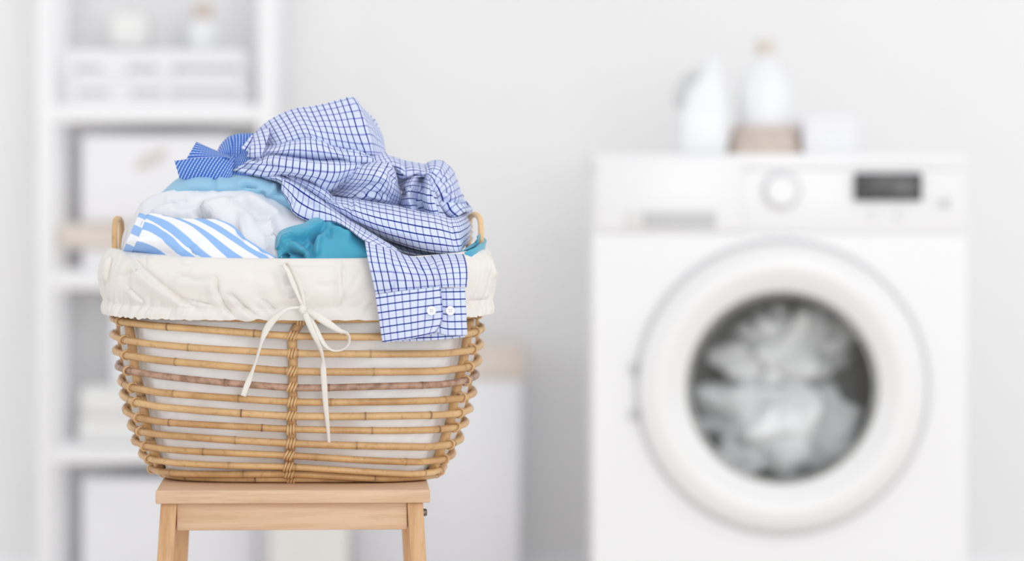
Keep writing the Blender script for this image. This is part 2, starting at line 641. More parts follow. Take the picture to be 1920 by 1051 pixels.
YB = YM + 0.22
SB_ = FPX / YB
zb = ztop
q = at(1434, 283, YB)
hold = MB().lathe([(0, 0), (70 / SB_, 0.0), (72 / SB_, 0.003), (61 / SB_, 52 / SB_), (58 / SB_, 54 / SB_), (54 / SB_, 50 / SB_), (60 / SB_, 0.006), (0, 0.006)], 48, T((q[0], YB, zb)))
hold = hold.build('tan_bowl', M['tan_wicker'])
tag(hold, 'tan woven flared bowl standing on the washing machine', 'bowl')
k = 1 / SB_
zz = zb + 0.0065
bo = empty('capped_bottle', (q[0], YB, zz), 'tall white bottle with tan cap standing in the tan bowl', 'bottle')
MB().lathe([(0, 0), (46 * k, 0), (48 * k, 4 * k), (50 * k, 100 * k), (44 * k, 140 * k), (22 * k, 165 * k), (14 * k, 172 * k), (14 * k, 180 * k), (0, 180 * k)], 48, T((q[0], YB, zz))).build('bottle_body', M['bottle'], bo)
MB().lathe([(0, 180 * k), (17 * k, 180 * k), (18 * k, 183 * k), (17 * k, 206 * k), (13 * k, 209 * k), (0, 209 * k)], 32, T((q[0], YB, zz))).build('cap', M['pale_wood'], bo)
# jug with slanted handle
q = at(1322, 283, YB)
jg = empty('detergent_jug', (q[0], YB, zb), 'white slant-shouldered jug with grey side handle beside the tan bowl', 'jug')
X = q[0]
ring = lambda z, xa, xb, d: [(X + xa * k, YB - d, zb + z * k), (X + xb * k, YB - d, zb + z * k), (X + xb * k, YB + d, zb + z * k), (X + xa * k, YB + d, zb + z * k)]
b = MB()
b.hexa(ring(0, -48, 38, 0.05) + ring(90, -46, 38, 0.05), 0.008, 3)
b.hexa(ring(85, -46, 38, 0.05) + ring(160, -6, 30, 0.03), 0.008, 3)
b.build('jug_body', M['bottle'], jg)
V, F = tube_data(catmull([(X - 44 * k, YB - 0.02, zb + 84 * k), (X - 50 * k, YB - 0.02, zb + 110 * k), (X - 34 * k, YB - 0.02, zb + 142 * k), (X - 8 * k, YB - 0.02, zb + 152 * k)], 8), 0.009, 10)
mesh('handle', V, F, M['grey_plastic'], jg)
MB().lathe([(0, 158 * k), (15 * k, 158 * k), (15 * k, 178 * k), (12 * k, 181 * k), (0, 181 * k)], 32, T((X + 13 * k, YB, zb))).build('cap', M['bottle'], jg)
# low box
q = at(1552, 283, YB)
bx = empty('lidded_box', (q[0], YB, zb), 'low white lidded box at the right end of the washing machine top', 'box')
MB().box((q[0] - 50 * k, YB - 0.05, zb), (q[0] + 50 * k, YB + 0.05, zb + 52 * k), 0.004).build('box_base', M['card'], bx)
MB().box((q[0] - 52 * k, YB - 0.052, zb + 50 * k), (q[0] + 52 * k, YB + 0.052, zb + 70 * k), 0.005).build('lid', M['card'], bx)

# ------------------------------------------------------------------ shelving unit
YS = 6.37
ss = FPX / YS


def SX(px):
    return (px - CXP) / ss


def SZ(py):
    return ZC - (py - HOR) / ss


rack = empty('shelving_unit', ((SX(70) + SX(515)) / 2, YS + 0.1088, 0), 'tall white open shelving unit against the wall behind the basket', 'shelf')
for a_, b_ in ((70, 101), (484, 515)):
    for yy in (YS, YS + 0.1984):
        MB().box((SX(a_), yy, 0), (SX(b_), yy + 0.03, 1.45), 0.003).build('upright', M['white_lacquer'], rack)
    MB().box((SX(a_) + 0.005, YS + 0.0192, 1.405), (SX(b_) - 0.005, YS + 0.1984, 1.435), 0.003).build('side_rail', M['white_lacquer'], rack)
shelf_top = {}
for nm, (ya, yb_) in {'a': (196, 230), 'b': (506, 543), 'c': (836, 870), 'd': (1130, 1164)}.items():
    shelf_top[nm] = SZ(ya)
    MB().box((SX(96), YS + 0.0013, SZ(yb_)), (SX(489), YS + 0.2163, SZ(ya)), 0.003).build('shelf_board', M['white_lacquer'], rack)
MB().box((SX(96), YS + 0.0013, 1.38), (SX(489), YS + 0.2163, 1.41), 0.003).build('shelf_board', M['white_lacquer'], rack)


def crate(px0, px1, pyt, zbase, slots, label, name='slatted_crate'):
    zt = SZ(pyt)
    e = empty(name, ((SX(px0) + SX(px1)) / 2, YS + 0.1024, zbase), label, 'crate', 'white slatted crates on the top shelf')
    xa, xb = SX(px0), SX(px1)
    ya_, yb2 = YS + 0.0192, YS + 0.1856
    MB().box((xa, ya_, zbase), (xb, yb2, zbase + 0.006), 0.002).build('bottom', M['card'], e)
    MB().box((xa, yb2 - 0.008, zbase + 0.006), (xb, yb2, zt), 0.002).build('back_panel', M['card'], e)
    for s_ in (xa, xb - 0.008):
        MB().box((s_, ya_, zbase + 0.006), (s_ + 0.008, yb2 - 0.008, zt), 0.002).build('side_panel', M['card'], e)
    zm = SZ(slots[0])
    h = 0.007
    MB().box((xa + 0.008, ya_, zm + h), (xb - 0.008, ya_ + 0.008, zt), 0.002).build('slat', M['card'], e)
    MB().box((xa + 0.008, ya_, zbase + 0.006), (xb - 0.008, ya_ + 0.008, zm - h), 0.002).build('slat', M['card'], e)
    for (sa, sb) in slots[1]:
        MB().box((SX(sa), ya_, zm - h), (SX(sb), ya_ + 0.008, zm + h), 0.001).build('slat_block', M['card'], e)
    MB().box((xa + 0.009, ya_ + 0.010, zbase + 0.007), (xb - 0.009, ya_ + 0.016, zt - 0.004)).build('inner_board', M['slot'], e)
    return zt


z1 = crate(122, 458, 151, shelf_top['a'], (175, ((122, 146), (200, 246), (300, 318), (446, 458))), 'lower white slatted crate of the two on the top shelf')
z2 = crate(118, 456, 92, z1 + 0.0005, (128, ((118, 140), (186, 240), (290, 322), (448, 456))), 'upper white slatted crate stacked under the tan capped bottle')
# bottle on crates
q = (SX(372), YS + 0.0896, z2 + 0.0005)
kk = 1 / ss
bo = empty('capped_bottle', q, 'small white bottle with tan cap standing on the upper slatted crate', 'bottle')
MB().lathe([(0, 0), (30 * kk, 0), (31 * kk, 3 * kk), (30 * kk, 40 * kk), (20 * kk, 56 * kk), (13 * kk, 62 * kk), (0, 62 * kk)], 32, T(q)).build('bottle_body', M['bottle'], bo)
MB().lathe([(0, 62 * kk), (17 * kk, 62 * kk), (18 * kk, 64 * kk), (17 * kk, 86 * kk), (14 * kk, 89 * kk), (0, 89 * kk)], 32, T(q)).build('cap', M['cork'], bo)
q = (SX(238), YS + 0.0896, z2 + 0.0005)
MBt = MB().box((q[0] - 38 * kk, YS + 0.0448, q[2]), (q[0] + 34 * kk, YS + 0.1408, q[2] + 70 * kk), 0.012, 4)
tag(MBt.build('folded_towel', M['towel']), 'thick white folded towel on the upper slatted crate beside the bottle', 'towel')

# second shelf: wood tray, framed white canister
zt = shelf_top['b']
tr = empty('tray_box', (SX(300), YS + 0.1024, zt), 'white low box with pale wood lid on the second shelf', 'box')
MB().box((SX(150), YS + 0.0256, zt), (SX(470), YS + 0.1856, SZ(466)), 0.004).build('box_base', M['card'], tr)
MB().box((SX(106), YS + 0.0128, SZ(466) + 0.0003), (SX(478), YS + 0.1984, SZ(420)), 0.004).build('lid', M['pale_wood'], tr)
zl = SZ(420) + 0.0005
cb = empty('storage_box', (SX(290), YS + 0.1024, zl), 'upright white storage box with beige rope handle on the wood lid', 'box')
MB().box((SX(148), YS + 0.0320, zl), (SX(430), YS + 0.1728, SZ(252)), 0.008, 3).build('box_body', M['card'], cb)
V, F = tube_data(catmull([(SX(256), YS + 0.0301, SZ(312)), (SX(268), YS + 0.0230, SZ(302)), (SX(288), YS + 0.0218, SZ(292)), (SX(304), YS + 0.0301, SZ(282))], 8), 0.006, 10)
mesh('rope_handle', V, F, M['pale_wood'], cb)

# third shelf
zt = shelf_top['c']
t1 = MB()
tag(MB().box((SX(142), YS + 0.0256, zt + 0.0003), (SX(440), YS + 0.1920, SZ(782)), 0.012, 4).build('folded_towel', M['towel']), 'bottom white folded towel on the third shelf beside the basket', 'towel', 'folded towels on the third shelf')
tag(MB().box((SX(145), YS + 0.0288, SZ(782) + 0.0005), (SX(440), YS + 0.1920, SZ(728)), 0.012, 4).build('folded_towel', M['towel']), 'top white folded towel under the tall carton on the third shelf', 'towel', 'folded towels on the third shelf')
tag(MB().box((SX(205), YS + 0.0320, SZ(728) + 0.0005), (SX(440), YS + 0.1856, SZ(575)), 0.006, 3).build('carton', M['card']), 'plain white carton standing on the folded towels', 'carton')
# fourth shelf
zt = shelf_top['d']
tag(MB().box((SX(150), YS + 0.0320, zt + 0.0003), (SX(478), YS + 0.1856, SZ(898)), 0.006, 3).build('carton', M['card']), 'large white carton on the lowest shelf behind the stool', 'carton')

# ------------------------------------------------------------------ laundry hamper
YH = 6.34
sh = FPX / YH
hx = lambda px: (px - CXP) / sh
hz = lambda py: ZC - (py - HOR) / sh
hm = empty('laundry_hamper', ((hx(650) + hx(985)) / 2, YH + 0.115, 0), 'white upright hamper with wide beige band at the top behind the basket', 'hamper')
MB().hexa([(hx(662), YH + 0.012, 0.03), (hx(973), YH + 0.012, 0.03), (hx(973), YH + 0.22, 0.03), (hx(662), YH + 0.22, 0.03),
           (hx(656), YH + 0.006, hz(700)), (hx(979), YH + 0.006, hz(700)), (hx(979), YH + 0.225, hz(700)), (hx(656), YH + 0.225, hz(700))], 0.008, 3).build('hamper_body', M['card'], hm)
MB().box((hx(650), YH, hz(712)), (hx(985), YH + 0.23, hz(648)), 0.006, 3).build('lid', M['pale_wood'], hm)
for fx in (675, 960):
    for yy in (YH + 0.04, YH + 0.19):
        MB().box((hx(fx) - 0.012, yy - 0.012, 0), (hx(fx) + 0.012, yy + 0.012, 0.032), 0.002).build('foot', M['pale_wood'], hm)

YF = 6.10
sf = FPX / YF
fx_ = lambda px: (px - CXP) / sf
fb = empty('fabric_bin', ((fx_(505) + fx_(645)) / 2, YF + 0.10, 0), 'pale greige open fabric bin in front of the hamper and shelving unit, under the stool', 'bin')
V, F = [], []
za, zb_ = 0.0, 0.36
for (hx0, hx1, hy0, hy1, hz_) in ((fx_(510), fx_(648), YF + 0.008, YF + 0.202, za), (fx_(505), fx_(653), YF, YF + 0.21, zb_), (fx_(507), fx_(651), YF + 0.004, YF + 0.206, zb_ + 0.001), (fx_(514), fx_(644), YF + 0.016, YF + 0.194, za + 0.012)):
    V += [(hx0, hy0, hz_), (hx1, hy0, hz_), (hx1, hy1, hz_), (hx0, hy1, hz_)]
for r_ in range(3):
    for i in range(4):
        k2 = (i + 1) % 4
        F.append((r_ * 4 + i, r_ * 4 + k2, r_ * 4 + 4 + k2, r_ * 4 + 4 + i))
F += [(3, 2, 1, 0), (12, 13, 14, 15)]
mesh('bin_body', V, F, M['greige'], fb, smooth=False)
MB().box((fx_(504), YF - 0.003, zb_ - 0.03), (fx_(654), YF + 0.001, zb_ + 0.002), 0.0012).build('rim_band', M['pale_wood'], fb)
MB().box((fx_(550), YF - 0.004, 0.22), (fx_(600), YF + 0.006, 0.235), 0.001).build('pull_loop', M['pale_wood'], fb)

# ------------------------------------------------------------------ stool
YST = 4.0
TH = math.atan2(960 - 635, FPX)          # it faces the basket's viewer
cst = P(549.5, 918, YST)
zseat = cst[2]
ST = Matrix.Translation((cst[0], cst[1], 0)) @ Matrix.Rotation(TH, 4, 'Z')
stool = empty('step_stool', (cst[0], cst[1], 0), 'pale beech wooden stool with splayed legs under the wicker basket', 'stool', rotz=TH)
k = YST / FPX
hw = 257 * k


def stool_part(mb, name, mat):
    o = mb.build(name, mat, stool, world=False)
    return o


SDp = 0.235
stool_part(MB().box((-hw, 0, zseat - 25.5 * k), (hw, SDp, zseat), 0.0022, 3), 'seat', M['beech'])
zu = zseat - 25.5 * k
zl_ = zu - 51.5 * k
# front and rear aprons
stool_part(MB().box((-218 * k, 0.012, zl_), (214 * k, 0.030, zu - 0.0002), 0.0012), 'apron', M['beech'])
stool_part(MB().box((-218 * k, SDp - 0.030, zl_), (214 * k, SDp - 0.012, zu - 0.0002), 0.0012), 'apron', M['beech'])
for s in (-1, 1):
    xi = 222 * k
    stool_part(MB().box((s * xi - 0.009, 0.036, zl_), (s * xi + 0.009, SDp - 0.036, zu - 0.0002), 0.0012), 'side_apron', M['beech'])


def leg(xt0, xt1, splay, yf, ysplay):
    """top between xt0..xt1, leans outward by splay over the whole height"""
    d = 0.030
    y0t, y1t = (yf, yf + d)
    y0b, y1b = y0t + ysplay, y1t + ysplay
    pts = [(xt0 + splay, y0b, 0), (xt1 + splay, y0b, 0), (xt1 + splay, y1b, 0), (xt0 + splay, y1b, 0),
           (xt0, y0t, zu - 0.0003), (xt1, y0t, zu - 0.0003), (xt1, y1t, zu - 0.0003), (xt0, y1t, zu - 0.0003)]
    return MB().hexa(pts, 0.0016, 2)


spl = 6.0 / 108 * zu
stool_part(leg(-248 * k, -217.5 * k, -spl * 1.1, 0.007, -0.03), 'leg', M['beech_leg'])
stool_part(leg(214 * k, 244 * k, spl, 0.007, -0.03), 'leg', M['beech_leg'])
stool_part(leg(-248 * k, -217.5 * k + 0.008, -spl * 1.1, SDp - 0.037, 0.05), 'leg', M['beech_leg'])
stool_part(leg(206 * k, 236 * k, spl, SDp - 0.037, 0.05), 'leg', M['beech_leg'])
zs = 0.17
sx_ = 236 * k + spl * (1 - zs / zu)
stool_part(MB().box((-sx_, 0.00, zs - 0.02), (sx_, 0.018, zs + 0.02), 0.0015), 'stretcher', M['beech'])
stool_part(MB().box((-sx_, SDp + 0.005, zs - 0.02), (sx_, SDp + 0.023, zs + 0.02), 0.0015), 'stretcher', M['beech'])
stool_part(MB().lathe([(0, 0.006), (0.0035, 0.006), (0.0045, 0.004), (0.0045, 0)], 16, T((242.5 * k, 0.022, zu - 21 * k)) @ Matrix.Rotation(PI / 2, 4, 'Y')), 'bolt', M['screw'])

# ------------------------------------------------------------------ wicker basket
YC = 4.2
basket = empty('wicker_basket', tuple(P(556, 905, YC) * (1, 1, 0) + np.array((0, 0, zseat))), 'oval rattan laundry basket with cream cotton liner tied in a bow on the stool', 'basket')
NEXP = 3.1
# rows: centre y, left stake y, right stake y, left bump (x,y), right bump (x,y)
ROWS = [
    (600, 588, 591, (207, 578), (907, 583)),
    (630, 604, 627, (207, 593), (908.5, 612)),
    (663, 640, 661, (208, 624), (906.5, 641)),
    (697, 668, 693, (212.5, 653), (903, 671)),
    (727, 697, 717, (216, 682), (898, 700)),
    (754, 730, 747, (221, 709), (893, 731)),
    (780, 757, 776, (225, 735), (886, 762)),
    (805, 786, 803, (230, 763), (878.5, 788)),
    (831, 810, 837, (239, 793), (869, 816)),
    (853, 838, 866, (246, 821), (854.5, 845)),
    (874, 864, 888, (259, 845), (838, 870)),
    (887, 885, 897, (279, 872), (822, 889)),
    (899, 898, 900, (303, 891), (806, 897)),
]


def b_of(hwpx):
    return 0.152 * hwpx / 350.0


def ring_frame(row):
    yc, yl, yr, (xl, yl2), (xr, yr2) = row
    xl, xr = xl + 6.0, xr - 6.0
    hwp = (xr - xl) / 2
    return xl, xr, hwp, b_of(hwp)


def se(th, n=NEXP):
    c, s = math.cos(th), math.sin(th)
    return math.copysign(abs(c) ** (2 / n), c), math.copysign(abs(s) ** (2 / n), s)


AX = P(556, 350, YC) / YC            # axis of depth towards the basket
AX = AX / AX[1]


def ring_pt(row, th, off=0.0, dz=0.0):
    """point on a rod ring; th: 0 = right side, -90deg = front"""
    yc, yl, yr, (xl_, yl2), (xr_, yr2) = row
    xl, xr, hwp, bb = ring_frame(row)
    cxp = (xl + xr) / 2
    ux, uy = se(th)
    A = hwp / FPX * YC
    d = uy * (bb + off)
    base = P(cxp, 350, YC + d)
    x = base[0] + ux * (A + off)
    # heights
    def zz(py, dd):
        return ZC - (py - HOR) / FPX * (YC + dd)
    fs = 0.90
    dst = -bb * (1 - fs ** NEXP) ** (1 / NEXP)
    zk = [zz(yl2, 0), zz(yl, dst), zz(yc, -bb), zz(yr, dst), zz(yr2, 0)]
    if uy < 0:
        z = np.interp(ux, [-1, -fs, -0.02, fs, 1], zk)
        # ease the kinks
        z = 0.5 * z + 0.25 * (np.interp(ux - 0.12, [-1, -fs, 0, fs, 1], zk) + np.interp(ux + 0.12, [-1, -fs, 0, fs, 1], zk))
        w_ = min(1.0, -uy * 1.0)
        zend = zk[0] if ux < 0 else zk[4]
        if abs(ux) > fs:
            z = zend + (z - zend) * min(1, (-uy) / 0.55)
    else:
        z = zk[0] + (zk[4] - zk[0]) * (ux + 1) / 2
        z += 0.0
    return np.array((x, YC + d, max(z + dz, zseat + 0.0053)))


NT_ = 176
RR = 0.0043
for ri, row in enumerate(ROWS):
    ths = np.linspace(-PI, PI, NT_, endpoint=False)
    pts = []
    for i, th in enumerate(ths):
        wob = 0.0008 * noise.noise(Vector((th * 2.0, ri * 3.1, 0)))
        pts.append(ring_pt(row, th, wob, 0.0012 * noise.noise(Vector((th * 1.4, ri * 5.7, 4)))))
    pts = np.array(pts)
    L = np.concatenate([[0], np.cumsum(np.linalg.norm(np.diff(pts, axis=0), axis=1))])
    tot = L[-1]
    # bamboo-like joints
    pos, joints = RNG.uniform(0.02, 0.1), []
    while pos < tot:
        joints.append(pos)
        pos += RNG.uniform(0.075, 0.16)
    # resample so that each joint has samples close to it
    s_all = list(np.linspace(0, tot, 230))
    for j in joints:
        s_all += [j - 0.0035, j - 0.0017, j - 0.0006, j, j + 0.0006, j + 0.0017, j + 0.0035]
    s_all = np.unique(np.clip(np.array(s_all), 0, tot - 1e-4))
    pp = np.stack([np.interp(s_all, L, pts[:, c]) for c in range(3)], 1)
    rad = np.full(len(s_all), RR * RNG.uniform(0.92, 1.06) * (1.08 if ri < 2 else 1.0))
    nodec = np.zeros(len(s_all))
    for j in joints:
        e = np.abs(s_all - j)
        rad += 0.0006 * np.exp(-(e / 0.0018) ** 2) - 0.0003 * np.exp(-(e / 0.0005) ** 2)
        nodec = np.maximum(nodec, np.exp(-(e / 0.0012) ** 2) * RNG.uniform(0.45, 1.0))
        nodec = np.maximum(nodec, np.exp(-(e / 0.004) ** 2) * RNG.uniform(0.0, 0.3))
    V, F = tube_data(pp, rad, 8, closed=True)
    grey = 0.9 if ri == 4 else RNG.uniform(0, 0.16)
    col = np.zeros((len(V), 3))
    nd = np.repeat(nodec, 8)
    ang = np.tile(np.linspace(0, 1, 8, endpoint=False), len(pp))
    col[:, 0] = nd * (0.75 + 0.25 * np.cos(ang * 2 * PI + ri))
    col[:, 1] = grey
    col[:, 2] = RNG.uniform(0.0, 0.55)
    o = mesh('rattan_rod', V, F, M['rattan'], basket, col=col)
    if ri == 4:
        o['label'] = 'weathered grey-brown rattan rod'


# stakes: pixel paths for the visible ones, mirrored behind
def stake(th_px, front=True, thick=0.0058, th=None, sides=8):
    pts = []
    for i, row in enumerate(ROWS):
        p = ring_pt(row, th[i] if isinstance(th, (list, np.ndarray)) else th, -0.0088)
        pts.append(p)
    # carry on under the base
    p = catmull(np.array(pts), 5)
    V, F = tube_data(p, thick, sides, up=(1, 0, 0))
    col = np.zeros((len(V), 3))
    col[:, 1] = 0.05
    col[:, 2] = RNG.uniform(0.1, 0.35)
    nodec = np.zeros(len(p))
    for j in RNG.integers(0, len(p), 4):
        nodec[j] = 0.6
    col[:, 0] = np.repeat(nodec, sides)
    return mesh('stake', V, F, M['rattan'], basket, col=col)


def th_for_px(row, px):
    """front angle whose point shows at column px"""
    best, bt = 1e9, -PI / 2
    for th in np.linspace(-PI, 0, 500):
        p = ring_pt(row, th, -0.009)
        x = CXP + p[0] / p[1] * FPX
        if abs(x - px) < best:
            best, bt = abs(x - px), th
    return bt


rowy_l = [r[1] for r in ROWS]
rowy_r = [r[2] for r in ROWS]
rowy_c = [r[0] for r in ROWS]
lx = np.interp(rowy_l, [590, 630, 690, 720, 745, 780, 810, 830, 855, 900], [238, 245, 253, 259, 265, 272, 278, 284, 291, 305])
rx = np.interp(rowy_r, [590, 650, 680, 710, 735, 770, 795, 815, 850, 900], [882, 874, 869, 862, 855, 849, 843, 837, 826, 806])
cx_ = np.interp(rowy_c, [600, 650, 700, 740, 800, 900], [557, 554, 552, 549, 547, 546])
th_l = [th_for_px(r, x) for r, x in zip(ROWS, lx)]
th_r = [th_for_px(r, x) for r, x in zip(ROWS, rx)]
th_c = [th_for_px(r, x) for r, x in zip(ROWS, cx_)]
STAKES = [th_l, th_c, th_r]
back = [[-t for t in th_l], [PI / 2] * len(ROWS), [-t for t in th_r]]
side = [[-PI * 0.985] * len(ROWS), [-0.05] * len(ROWS)]
for i, t_ in enumerate(STAKES + back):
    stake(None, th=t_, thick=0.0056)
for t_ in side:
    stake(None, th=t_, thick=0.0050)

# bindings: cane wound over every crossing
def binding_mesh(turns, rad, span, slant, ru, rv):
    pts = []
    n = int(20 * turns)
    for i in range(n + 1):
        a = 2 * PI * turns * i / n + 0.8
        s = (i / n - 0.5)
        u = math.cos(a) * ru
        v = math.sin(a) * rv
        pts.append((s * span + v * slant, u - 0.0012, v))
    V, F = tube_data(np.array(pts), rad, 6, up=(0.1, 0.2, 1))
    me = bpy.data.meshes.new('binding')
    me.from_pydata([tuple(v) for v in V], [], [tuple(f) for f in F])
    me.polygons.foreach_set('use_smooth', [True] * len(me.polygons))
    a = me.color_attributes.new('tone', 'FLOAT_COLOR', 'POINT')
    c4 = np.ones((len(V), 4), dtype=np.float32)
    c4[:, :3] = (0.0, 0.10, 0.55)
    a.data.foreach_set('color', c4.ravel())
    me.materials.append(M['rattan'])
    return me


bind_front = binding_mesh(3.0, 0.00165, 0.0105, 0.40, 0.0056, 0.0052)
bind_corner = binding_mesh(1.1, 0.00135, 0.0024, 0.30, 0.0064, 0.0056)
bloc = Vector(basket.location)
for si, t_ in enumerate(STAKES + back):
    bmsh = bind_front if si in (1, 4) else bind_corner
    for i, row in enumerate(ROWS):
        p = ring_pt(row, t_[i], -0.0012)
        p2 = ring_pt(row, t_[i] + 0.03, -0.0012)
        tg = Vector(p2 - p).normalized()
        up = Vector((0, 0, 1))
        nrm = tg.cross(up).normalized()
        up = nrm.cross(tg).normalized()
        R = Matrix((tg, -nrm, up)).transposed().to_4x4()
        o = bpy.data.objects.new('binding', bmsh)
        C.objects.link(o)
        o.parent = basket
        flip = Matrix.Rotation(RNG.uniform(-0.25, 0.25), 4, 'Y')
        o.matrix_local = Matrix.Translation(Vector(p) - bloc) @ R @ flip

# base board of split cane
V, F = [], []
rowb = ROWS[-1]
nb = 72
for ring_i, sc in enumerate((1.0, 0.66, 0.33)):
    for i in range(nb):
        p = ring_pt(rowb, 2 * PI * i / nb, -0.004)
        c = P(556, 900, YC)
        V.append((c[0] + (p[0] - c[0]) * sc, c[1] + (p[1] - c[1]) * sc, zseat + 0.004))
V.append((P(556, 900, YC)[0], YC, zseat + 0.004))
for r_ in range(2):
    for i in range(nb):
        j = (i + 1) % nb
        F.append((r_ * nb + i, r_ * nb + j, (r_ + 1) * nb + j, (r_ + 1) * nb + i))
for i in range(nb):
    F.append((2 * nb + i, 2 * nb + (i + 1) % nb, 3 * nb))
o = mesh('base', V, F, M['rattan'], basket, col=np.tile((0, 0.1, 0.2), (len(V), 1)))
sm = o.modifiers.new('thick', 'SOLIDIFY')
sm.thickness = 0.004


# handles
def handle(pts):
    p = catmull(np.array(pts), 10)
    V, F = tube_data(p, 0.0036, 10, up=(1, 0, 0))
    col = np.zeros((len(V), 3))
    col[:, 2] = 0.45
    return mesh('handle', V, F, M['rattan'], basket, col=col)


handle([P(217, 510, 4.160), P(215.5, 470, 4.160), P(215, 432, 4.163), P(217, 413, 4.178), P(221.5, 409.5, 4.197), P(226.5, 414, 4.216), P(228, 432, 4.232), P(227, 470, 4.235), P(226, 510, 4.235)])
hr = handle([P(902, 510, 4.15), P(902, 468, 4.15), P(901.5, 426, 4.152), P(899, 409, 4.160), P(891, 402.0, 4.178), P(882, 407, 4.20), P(879, 426, 4.21), P(878.5, 468, 4.212), P(878, 510, 4.212)])
hr['label'] = 'paler handle at the right end'
hc = hr.data.color_attributes['tone']
hc.data.foreach_set('color', np.tile((0.0, 0.0, 1.6, 1.0), len(hr.data.vertices)).astype(np.float32))

# ------------------------------------------------------------------ creases traced on cloth


def seg_dist(px, py, poly):
    """signed distance to a polyline (positive right of travel), and the fraction along"""
    best = np.full(px.shape, 1e9)
    sgn = np.zeros(px.shape)
    frac = np.zeros(px.shape)
    poly = np.asarray(poly, float)
    ln = np.linalg.norm(np.diff(poly, axis=0), axis=1)
    cum = np.concatenate([[0], np.cumsum(ln)])
    for i in range(len(poly) - 1):
        a, b_ = poly[i], poly[i + 1]
        d = b_ - a
        L2 = d @ d + 1e-9
        t = np.clip(((px - a[0]) * d[0] + (py - a[1]) * d[1]) / L2, 0, 1)
        ex, ey = px - (a[0] + t * d[0]), py - (a[1] + t * d[1])
        e = np.hypot(ex, ey)
        cr = d[0] * ey - d[1] * ex
        m = e < best
        best = np.where(m, e, best)
        sgn = np.where(m, np.sign(cr), sgn)
        frac = np.where(m, (cum[i] + t * ln[i]) / (cum[-1] + 1e-9), frac)
    return best, sgn, frac


def crease_height(px, py, creases):
    """sum of folds in metres towards the viewer"""
    h = np.zeros(px.shape)
    for kind, poly, wpx, amp in creases:
        d, s, f = seg_dist(px, py, poly)
        taper = np.clip(np.minimum(f, 1 - f) * 5 + 0.15, 0, 1)
        if kind == 'r':          # ridge
            h += amp * taper * np.exp(-(d / wpx) ** 2)
        elif kind == 'v':        # valley
            h -= amp * taper * np.exp(-(d / wpx) ** 2)
        elif kind == 's':        # step: high on the left of travel, sharp drop on the right
            sd = d * s
            up = np.where(sd <= 0, np.exp(-(d / (wpx * 2.2)) ** 2), np.exp(-(d / (wpx * 0.28)) ** 2))
            dn = np.where(sd > 0, np.exp(-((d - wpx * 0.55) / (wpx * 0.7)) ** 2), 0)
            h += amp * taper * (up - 0.75 * dn)
    return h


# liner cuff
RIM = (596, 585, 590, (206, 578), (909, 583))
PROF = [  # (front row y, offset outward, side lift in px at the sides)
    (600, -0.020, 0), (540, -0.018, 0), (500, -0.012, 0), (488, -0.006, 0), (486.0, 0.0, 0), (489, 0.005, 0), (500, 0.010, 0), (520, 0.0145, 0),
    (545, 0.0150, 0), (562, 0.0125, 0), (573, 0.0095, 0), (578, 0.0088, 0), (583, 0.0100, 0), (591, 0.0115, 0), (600, 0.0110, 0)]
liner_creases = [
    ('s', [(367, 580), (339, 566), (300, 537), (262, 506), (246, 486)], 11, 0.0046),
    ('v', [(222, 520), (245, 511), (262, 510)], 5, 0.0016),
    ('s', [(268, 566), (252, 552), (238, 538)], 6, 0.0022),
    ('s', [(403, 552), (401, 526), (360, 526), (318, 517)], 10, 0.0032),
    ('s', [(437, 597), (420, 575), (405, 550), (400, 528)], 8, 0.0030),
    ('s', [(484, 600), (454, 577), (434, 557), (418, 556)], 9, 0.0046),
    ('s', [(400, 574), (372, 568), (350, 563)], 6, 0.0020),
    ('s', [(516, 586), (500, 570), (487, 561)], 7, 0.0032),
    ('s', [(565, 582), (558, 560), (540, 534), (531, 500)], 8, 0.0050),
    ('r', [(575, 575), (570, 545), (578, 520)], 6, 0.0016),
    ('s', [(638, 576), (643, 552), (641, 520), (640, 488)], 6, 0.0026),
    ('v', [(680, 500), (668, 522), (655, 548)], 5, 0.0014),
    ('v', [(590, 533), (615, 536), (640, 533)], 7, 0.0014),
    ('v', [(878, 562), (900, 561), (918, 558)], 3.5, 0.0020),
    ('s', [(931, 520), (922, 503), (914, 478)], 6, 0.0034),
    ('v', [(916, 512), (921, 530), (919, 558)], 6, 0.0016),
    ('s', [(199, 530), (200, 512), (207, 482)], 6, 0.0030),
    ('v', [(272, 480), (274, 500)], 5, 0.0015),
    ('r', [(480, 520), (500, 535), (490, 550)], 12, 0.0016),
    ('v', [(462, 505), (490, 520), (520, 512)], 14, 0.0015),
]
NTH, MS = 900, 6
prof = catmull(np.array(PROF, float), MS)
nP = len(prof)
V = np.zeros((NTH, nP, 3))
for i in range(NTH):
    th = 2 * PI * i / NTH
    ux, uy = se(th)
    for j in range(nP):
        yf, off, _l = prof[j]
        dd = ring_frame(RIM)
        bb = dd[3] + off
        # height from the front row reading, raised a little at the ends
        zf = ZC - (yf - HOR) / FPX * (YC - bb)
        kf = (600 - yf) / 114.0
        lift = 0.0105 * abs(ux) ** 3 * kf * (1.0 if uy < 0.3 else 0.6)
        botlift = 0.004 * abs(ux) ** 6 * (1 - kf)
        p = ring_pt(RIM, th, off)
        V[i, j] = (p[0], p[1], zf + lift + botlift)
